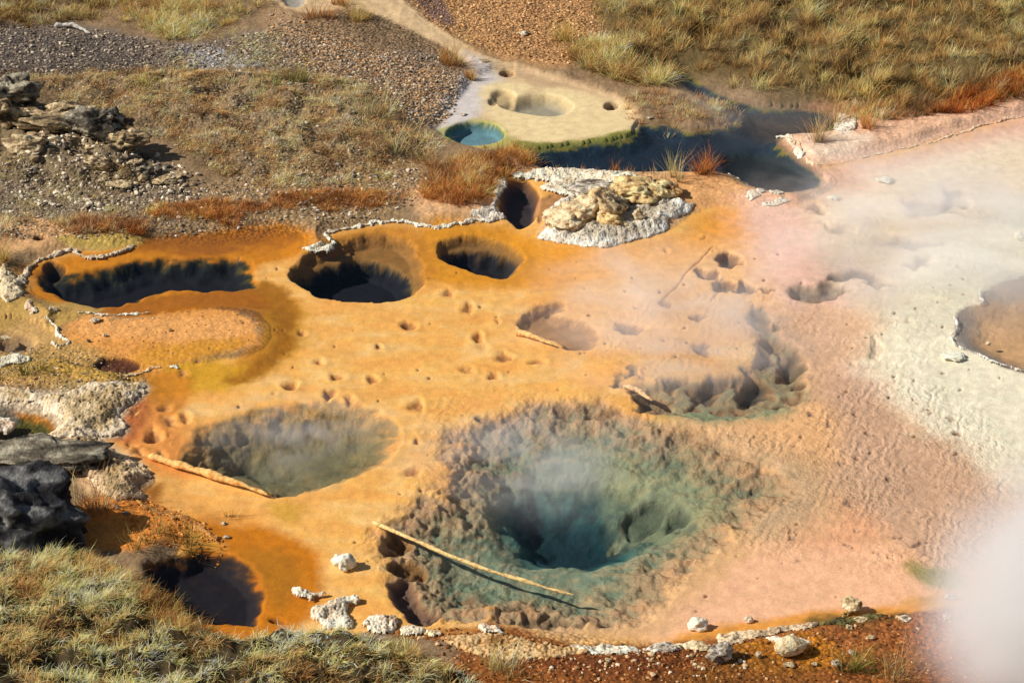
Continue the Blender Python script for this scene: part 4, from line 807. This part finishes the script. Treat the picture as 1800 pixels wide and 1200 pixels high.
stones('outcrop_rubble', [([(-40,200),(120,210),(260,270),(320,330),(260,355),(100,345),(-40,310)], 260, .03, .11, [(214,190,150),(176,152,116),(120,106,88),(228,208,176),(90,80,70)])], 'broken grey and buff rubble around the left outcrop', 'rubble')
stones('shore_rubble', [([(800,1130),(1000,1150),(1250,1140),(1430,1115),(1600,1085),(1760,1080),(1760,1230),(800,1230)], 2500, .008, .03, RP), ([(960,1140),(1260,1135),(1300,1200),(960,1200)], 170, .015, .045, [(226,206,176),(200,170,130),(170,120,74)]),
    ([(620,1095),(860,1110),(1000,1140),(900,1160),(760,1135)], 380, .012, .04, RP)], 'rusty rubble and pale chips along the south shore', 'rubble')
# ------------------------------------------------------------------ dry grass: every blade a bent, tapering ribbon
STRAW = [(226,190,132),(198,158,102),(246,220,170),(156,120,76),(212,172,110)]; OLIVE = [(146,132,74),(112,102,56),(166,148,92),(90,82,44)]
RUST = [(156,96,44),(122,72,34),(180,132,76),(96,60,32)]; GREY = [(172,152,122),(142,124,98),(196,178,148),(112,98,78)]; GREEN = [(96,110,50),(122,128,70),(70,82,36)]; WARM = [(186,140,84),(160,112,66),(134,88,50),(206,166,108)]
def blades(base, az, L, W, e0, bend, col, rng):
    n = len(base); T = 4; pos = base.copy(); lv = [pos.copy()]; dh = np.stack([np.cos(az), np.sin(az)], 1); el = e0.copy()
    wob = rng.normal(0, .22, (n, T))
    for k in range(T - 1):
        st = L / (T - 1); a = az + wob[:, k]; pos = pos + np.stack([np.cos(a) * np.cos(el), np.sin(a) * np.cos(el), np.sin(el)], 1) * st[:, None]; el = el - bend / (T - 1); lv.append(pos.copy())
    tw = az + math.pi / 2 + rng.normal(0, .6, n); side = np.stack([np.cos(tw), np.sin(tw), rng.normal(0, .25, n)], 1)
    V = []
    for k in range(T - 1):
        w = W * (1 - .28 * k); V += [lv[k] - side * w[:, None] / 2, lv[k] + side * w[:, None] / 2]
    V.append(lv[-1]); V = np.stack(V, 1)
    i = np.arange(n)[:, None] * 7
    F = np.concatenate([i + np.array([0, 1, 3, 2]), i + np.array([2, 3, 5, 4]), i + np.array([4, 5, 6])], 1).ravel()
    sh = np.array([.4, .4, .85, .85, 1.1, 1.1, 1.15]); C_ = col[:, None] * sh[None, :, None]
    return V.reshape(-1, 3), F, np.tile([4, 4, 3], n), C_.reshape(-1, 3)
def tuft_blades(cen, nb, rad, L0, L1, e0, e1, b0, b1, pal, rng, wid=.008, lean=None, lamt=0, tiptone=None):
    k = len(cen); nbs = np.maximum(3, (nb * rng.uniform(.5, 1.5, k)).astype(int)); idx = np.repeat(np.arange(k), nbs); n = len(idx)
    ts = rng.uniform(.65, 1.35, k); a = rng.uniform(0, 6.283, n); r = np.abs(rng.normal(0, 1, n)) * rad * ts[idx]
    b = np.stack([cen[idx, 0] + np.cos(a) * r, cen[idx, 1] + np.sin(a) * r], 1); z = gz(b[:, 0], b[:, 1])
    az = a + rng.normal(0, .7, n)
    if lean is not None:
        la = lean[idx] if np.ndim(lean) else np.full(n, lean); az = np.arctan2(np.sin(az) + lamt * np.sin(la), np.cos(az) + lamt * np.cos(la)) + rng.normal(0, .25, n)
    L = rng.uniform(L0, L1, n) * ts[idx]; out = np.clip(r / (rad * 2.2), 0, 1)
    el = np.radians(rng.uniform(e0, e1, n) - 25 * out); bd = np.radians(rng.uniform(b0, b1, n))
    pn = fbm(b[:, 0] * 1.1, b[:, 1] * 1.1, 201, 3)[:, None]; pg = fbm(b[:, 0] * .8 + 9, b[:, 1] * .8, 207, 3)[:, None]; pt = np.clip(1 + .9 * pn, .4, 1.7) * (1 + pg * np.array([[-.06, -.01, .05]])) * np.array([[1.14, 1.0, .86]])   # patches: bleached, brown, grey-green
    pc = np.array([alb(p) for p in pal]); tc = pc[rng.integers(0, len(pal), k)]; bc = pc[rng.integers(0, len(pal), n)]
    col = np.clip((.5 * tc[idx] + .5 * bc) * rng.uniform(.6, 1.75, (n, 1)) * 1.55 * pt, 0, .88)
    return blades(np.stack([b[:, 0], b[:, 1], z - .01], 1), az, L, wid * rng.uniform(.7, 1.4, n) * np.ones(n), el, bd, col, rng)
def join(parts):
    V, F, N, C_, o = [], [], [], [], 0
    for v, f, n, c in parts: V.append(v); F.append(f + o); N.append(n); C_.append(c); o += len(v)
    return np.concatenate(V), np.concatenate(F), np.concatenate(N), np.concatenate(C_)
def above_water(c, lim=.01): return c[gz(c[:, 0], c[:, 1]) > lim]
def thin(c, s, keep, rng, sc_=1.2):
    """leave bare patches where a slow noise is low"""
    return c[fbm(c[:, 0] * sc_, c[:, 1] * sc_, s, 3) + rng.normal(0, .12, len(c)) > keep]
g = np.random.default_rng(77)
def leanf(c, s): return 2.2 * math.pi * fbm(c[:, 0] * .5, c[:, 1] * .5, s, 2)
def stuff(name, parts, label):
    V, F, N, C_ = join(parts); o = mesh_obj(name, V, F, N, M_GRASS, C_); tag(o, label, 'grass', kind='stuff'); return o

# meadow of the upper right
MEAD = [(1045,30),(1062,80),(1035,122),(1100,150),(1175,118),(1240,135),(1310,172),(1420,182),(1480,205),(1560,212),(1640,203),(1700,192),(1980,148),(1980,-160),(1050,-160)]
c = in_poly(MEAD, 2300, g); c1 = c[:1500]; c2 = thin(c, 5, .0, g); P_ = []
MEA = [(172,144,92),(140,116,70),(196,166,112),(112,92,56),(160,126,82)]; MEG = [(182,158,122),(150,126,92),(204,176,130),(128,108,70)]
P_.append(tuft_blades(c1, 46, .085, .16, .36, 50, 88, 10, 70, MEA, g, .009, leanf(c1, 3), .7))
P_.append(tuft_blades(c2[:700], 34, .10, .22, .46, 45, 88, 10, 60, MEG + STRAW[:1], g, .009, leanf(c2[:700], 4), .7))
c = in_poly(MEAD, 3200, g); P_.append(tuft_blades(c, 12, .16, .12, .34, 20, 85, 0, 80, MEA + MEG + WARM, g, .008, leanf(c, 12), .4))
c = in_poly([(1100,172),(1190,176),(1290,186),(1285,222),(1200,232),(1110,214)], 110, g); P_.append(tuft_blades(c, 26, .07, .07, .17, 60, 88, 10, 50, GREY + WARM, g, .010))
c = in_poly([(1000,112),(1060,86),(1110,130),(1180,120),(1170,160),(1080,150)], 130, g); P_.append(tuft_blades(c, 34, .08, .2, .42, 45, 85, 20, 80, STRAW + OLIVE, g, .011))
c = in_poly([(1630,205),(1700,180),(1820,150),(1830,168),(1700,206)], 130, g); P_.append(tuft_blades(c, 30, .06, .16, .32, 60, 88, 5, 50, RUST, g, .011))
c = in_poly([(1480,205),(1640,190),(1640,212),(1500,222)], 90, g); P_.append(tuft_blades(c, 24, .06, .14, .26, 60, 88, 5, 50, GREY + WARM, g, .010))
stuff('meadow_grass', P_, 'tall straw and olive meadow grass filling the upper right')
# heath and top strip of the upper left
HEATH = [(40,150),(330,132),(560,140),(690,178),(690,225),(770,262),(700,320),(620,334),(430,336),(300,262),(200,228)]
c = above_water(thin(in_poly(HEATH, 5600, g), 15, .0, g, 1.8)); k = len(c) // 2; P_ = []
P_.append(tuft_blades(c[:k], 18, .065, .08, .20, 10, 70, 20, 110, GREY + WARM + STRAW[:3], g, .011, leanf(c[:k], 6), .8))
P_.append(tuft_blades(c[k:], 16, .06, .07, .18, 20, 80, 20, 100, WARM + GREY + GREY + OLIVE[1:2], g, .011, leanf(c[k:], 7), .6))
c = thin(in_poly([(-80,-60),(500,-60),(470,20),(380,60),(290,70),(180,45),(-80,55)], 1100, g), 16, -.3, g); P_.append(tuft_blades(c, 30, .08, .12, .32, 40, 85, 20, 90, STRAW + OLIVE, g, .010, leanf(c, 8), .6))
c = in_poly([(230,20),(350,10),(360,70),(290,80)], 120, g); P_.append(tuft_blades(c, 34, .07, .2, .42, 35, 80, 30, 90, STRAW, g, .010))
c = thin(in_poly([(-80,300),(280,335),(300,400),(-80,395)], 900, g), 17, .05, g); P_.append(tuft_blades(c, 14, .05, .06, .16, 20, 80, 20, 90, GREY + STRAW, g, .009))
c = thin(in_poly([(300,80),(480,70),(560,150),(420,150),(300,130)], 420, g), 18, -.1, g); P_.append(tuft_blades(c, 10, .06, .12, .30, 15, 60, 20, 60, STRAW, g, .007, -.5, 1.2))
DK = [(84,70,46),(66,56,36),(110,90,58)]; c = in_poly([(-80,-40),(170,-30),(190,30),(60,58),(-80,50)], 160, g); P_.append(tuft_blades(c, 30, .08, .14, .34, 40, 85, 20, 90, DK, g, .010))
stuff('heath_grass', P_, 'matted straw and brown heath grass on the upper left flats')
# rusty growth along the shore
P_ = []
for poly, n, L1, pal in [([(95,395),(240,400),(250,415),(110,420)], 90, .26, GREY + WARM), ([(150,398),(245,402),(245,420),(160,418)], 60, .24, RUST), ([(270,372),(450,366),(450,388),(280,396)], 170, .18, RUST + WARM), ([(490,352),(700,348),(690,374),(500,380)], 200, .17, RUST + WARM), ([(740,345),(800,300),(900,270),(950,285),(880,318),(840,362),(780,372)], 260, .32, RUST + WARM), ([(750,300),(860,285),(840,330),(760,335)], 120, .28, GREY + WARM)]:
    c = in_poly(poly, n, g); P_.append(tuft_blades(c, 26, .05, .09, L1, 40, 88, 10, 80, pal, g, .009))
c = in_poly([(980,298),(1110,302),(1160,318),(1080,318),(990,306)], 26, g); P_.append(tuft_blades(c, 9, .03, .08, .2, 60, 88, 5, 40, GREY + RUST, g, .007))
c = in_poly([(1150,310),(1240,310),(1240,340),(1170,345)], 22, g); P_.append(tuft_blades(c, 7, .03, .1, .3, 65, 88, 5, 30, GREY, g, .006))
stuff('shore_grass', P_, 'rust-coloured grass fringe along the northern shore')
# the bank in the foreground
c = in_poly([(-150,975),(60,990),(140,1000),(210,1018),(262,1050),(330,1090),(370,1118),(430,1124),(500,1118),(590,1128),(690,1150),(770,1180),(830,1220),(880,1300),(-150,1420)], 2700, g); c = thin(c, 41, -.20, g, 2.8); k = int(len(c) * .55); k2 = int(len(c) * .85); P_ = []
P_.append(tuft_blades(c[:k], 24, .055, .08, .21, 20, 75, 30, 110, STRAW + STRAW + STRAW + WARM[:1], g, .0095, leanf(c[:k], 9) * .4 + .2, .9))
P_.append(tuft_blades(c[k:k2], 22, .055, .08, .22, 25, 80, 20, 100, WARM[:1] + STRAW, g, .0095, leanf(c[k:k2], 10) * .5 - .3, .8))
P_.append(tuft_blades(c[k2:], 30, .05, .06, .16, 40, 88, 10, 80, GREEN[:1] + OLIVE + STRAW, g, .008))
c = in_poly([(-60,985),(180,1010),(260,1060),(180,1120),(-60,1100)], 200, g); P_.append(tuft_blades(c, 30, .05, .14, .28, 25, 80, 30, 100, STRAW, g, .007, .1, .9))
c = in_poly([(240,1050),(350,1100),(340,1140),(250,1110)], 60, g); P_.append(tuft_blades(c, 34, .05, .14, .3, 35, 85, 20, 90, WARM + GREEN[:1], g, .007, .2, .6))
stuff('bank_grass', P_, 'dense straw grass covering the foreground bank')

# tufts that stand alone
def tuft(u, v, wpx, hpx, pal, label, nb=140, e0=55, b1=60, group='tufts standing alone', cat='grass tuft', name='grass_tuft', lean=None, lamt=0, spread=1.0):
    s = m_at(u, v); x, y = P(u, v); cen = np.array([[x, y]]); h = hpx * s / .88
    V, F, N, C_ = join([tuft_blades(cen + g.normal(0, 1, (5, 2)) * np.array([wpx * s * .22, wpx * s * .18]) * spread, nb / 5, wpx * s * .13, h * .55, h * 1.15, e0, 88, 5, b1, pal, g, .009, lean, lamt)])
    z = float(gz([x], [y])[0]); o = mesh_obj(name, V - np.array([x, y, z]), F, N, M_GRASS, C_); o.location = (x, y, z); tag(o, label, cat, group); return o
for q in [(785,125,44,52,WARM + RUST,'brown tuft with tall dry stalks beside the pale mud'),(826,142,22,24,WARM,'small brown tuft below the tall-stalked one'),(985,80,54,44,WARM + OLIVE,'lone brown tuft on the tan gravel right of the stream'),
          (628,46,56,40,WARM + OLIVE,'dark tuft on the left bank of the stream'),(548,44,60,28,WARM + RUST,'low dark tuft beside the grey puddle'),(600,20,40,24,WARM,'small tuft at the top left of the stream'),
          (1238,318,30,46,RUST,'upright rust-red tuft on the lip of the far pool'),(1452,212,56,46,GREY + WARM,'pinkish grey tuft on the far bank'),(1524,236,40,44,WARM + RUST,'brown-red tuft beside the white crust flat'),(1438,256,36,44,WARM + GREY,'faint tuft in mist on the pink ledge'),
          (38,668,92,38,GREEN + OLIVE,'green spiky tuft on the left shore'),(290,962,120,48,GREEN + OLIVE,'dark green tuft above the amber pool'),(150,910,110,72,GREY + WARM,'tall dry brown stalks beside the dark boulder'),
          (0,470,60,50,OLIVE + WARM,'dark green-brown tuft cut by the left edge'),(0,420,50,36,GREY,'grey tuft at the left edge above the tan patch'),(705,275,130,52,GREY + STRAW,'broad grey tussock above the milky pool'),(650,215,110,60,STRAW + GREY,'straw tussock at the end of the heath'),
          (1498,1190,70,44,OLIVE + GREEN,'mossy olive tussock on the south shore'),(1600,1196,130,56,GREY + OLIVE,'pale grass clump fading into the steam'),(880,1196,90,50,STRAW,'fluffy straw clump at the bottom edge'),(700,1172,60,40,GREEN + STRAW,'green-tinged clump at the end of the bank'),
          (515,162,64,30,OLIVE + GREEN,'dark green cushion on the heath'),(275,178,100,34,OLIVE,'dark olive cushion above the outcrop'),(400,396,60,22,RUST,'small rust tuft at the head of the left pool')]:
    tuft(*q)
for q in [(905,260,16,18,RUST + OLIVE,'single sprig at the green edge of the milky pool'),(852,262,18,10,OLIVE,'tiny weed at the front of the milky pool'),(1192,330,14,46,STRAW,'thin tall stalks behind the sinter mound'),(1180,322,8,56,STRAW,'one very tall pale stalk by the far pool'),(1080,304,20,26,RUST,'thin reddish sprig on the crust behind the mound'),(235,930,60,30,RUST,'reddish stalks on the rusty apron'),(400,905,60,34,WARM,'sparse dry stalks above the amber shallows')]:
    tuft(*q, spread=.35, nb=30, e0=70, b1=25, cat='plant stalk', name='dry_stalk', group='sparse stalks and sprigs')
# ------------------------------------------------------------------ steam
def steam(name, u, v, size, z, dens, label, nscale=1.4, thr=(.40,.72), soft=.25, seed=0.0, stretch=(1,1,1), tilt=0.0, core=None):
    t = NT('steam_vapour'); tc = t.n('ShaderNodeTexCoord').outputs['Object']
    ln = t.n('ShaderNodeVectorMath', operation='LENGTH'); t.l(tc, ln.inputs[0])
    fall = t.n('ShaderNodeMapRange', interpolation_type='SMOOTHSTEP')
    for i, q in enumerate((1.0, soft, 0.0, 1.0)): fall.inputs[i + 1].default_value = q
    t.l(ln.outputs['Value'], fall.inputs[0])
    mp = t.n('ShaderNodeMapping'); mp.inputs['Location'].default_value = (seed, seed * .7, seed * 1.3); mp.inputs['Scale'].default_value = stretch; t.l(tc, mp.inputs['Vector'])
    nz = t.n('ShaderNodeTexNoise'); nz.inputs['Scale'].default_value = nscale; nz.inputs['Detail'].default_value = 5; nz.inputs['Distortion'].default_value = 1.3; t.l(mp.outputs[0], nz.inputs['Vector'])
    d = t.math('MULTIPLY', t.math('MULTIPLY', fall.outputs[0], t.rng(nz.outputs['Fac'], thr[0], thr[1], 0, 1)), dens)
    if core: d = t.math('ADD', d, t.math('MULTIPLY', t.math('POWER', fall.outputs[0], 1.5), core))
    vs_ = t.n('ShaderNodeVolumeScatter'); vs_.inputs['Color'].default_value = (.95, .94, 1, 1); vs_.inputs['Anisotropy'].default_value = 0; t.l(d, vs_.inputs['Density'])
    t.l(vs_.outputs[0], t.out.inputs['Volume'])
    me = bpy.data.meshes.new(name); bm = bmesh.new(); bmesh.ops.create_icosphere(bm, subdivisions=3, radius=1.02); bm.to_mesh(me); bm.free(); me.materials.append(t.m)
    o = bpy.data.objects.new(name, me); COL.objects.link(o); x, y = P(u, v); o.location = (x, y, z); o.scale = size; o.rotation_euler = (0, 0, tilt); tag(o, label, 'steam', kind='stuff'); return o
steam('steam', 1885, 1200, (2.25, 1.6, 2.8), .9, 5.0, 'thick white steam cloud billowing up at the lower right', 1.5, (.34,.64), .12, 3.1, core=2.6)
steam('steam', 1660, 440, (4.6, 4.4, .8), .4, 1.6, 'veil of steam drifting over the misty right-hand vents', 2.2, (.38,.70), .1, 7.7, (1,1,.6))
steam('steam', 930, 850, (2.4, 2.0, .6), .4, 1.05, 'bluish steam wisps over the big spring', 2.4, (.43,.70), .1, 1.2, (1,1,.6))
steam('steam', 520, 790, (1.8, 1.4, .45), .3, 1.2, 'thin steam above the mid-left spring', 2.2, (.43,.72), .1, 5.2, (1,1,.6))
steam('steam', 1180, 590, (3.2, 3.4, .55), .4, 1.6, 'pale steam drifting over the teal vents', 2.3, (.41,.70), .1, 9.4, (1,1,.6))
steam('steam', 1300, 225, (2.6, 2.2, .5), .3, .3, 'mauve steam hanging over the far dark pool', 2.0, (.40,.74), .1, 2.6, (1,1,.6))
# ------------------------------------------------------------------ light
EL = math.radians(37); AX, AY = -1.0, -.07
az = math.atan2(AX, AY)
w = bpy.data.worlds.new('World'); sc.world = w; w.use_nodes = True; nt = w.node_tree; nt.nodes.clear()
sky = nt.nodes.new('ShaderNodeTexSky'); sky.sky_type = 'NISHITA'; sky.sun_disc = False; sky.sun_elevation = EL; sky.sun_rotation = az
bg = nt.nodes.new('ShaderNodeBackground'); bg.inputs[1].default_value = .055
wo = nt.nodes.new('ShaderNodeOutputWorld'); nt.links.new(sky.outputs[0], bg.inputs[0]); nt.links.new(bg.outputs[0], wo.inputs[0])
L = bpy.data.lights.new('sun', 'SUN'); L.energy = 5.0; L.angle = math.radians(.5); L.color = (1, .95, .86)
so = bpy.data.objects.new('sun', L); COL.objects.link(so)
h = math.hypot(AX, AY); dirv = Vector((-AX / h * math.cos(EL), -AY / h * math.cos(EL), -math.sin(EL)))
so.rotation_euler = dirv.to_track_quat('-Z', 'Y').to_euler(); so.location = (-20, 8, 20)
sc.view_settings.view_transform = 'Standard'; sc.view_settings.look = 'None'; sc.view_settings.exposure = 0; sc.view_settings.gamma = 1
sc.render.engine = 'CYCLES'; sc.cycles.max_bounces = 8; sc.cycles.diffuse_bounces = 3; sc.cycles.transparent_max_bounces = 12; sc.cycles.volume_bounces = 6
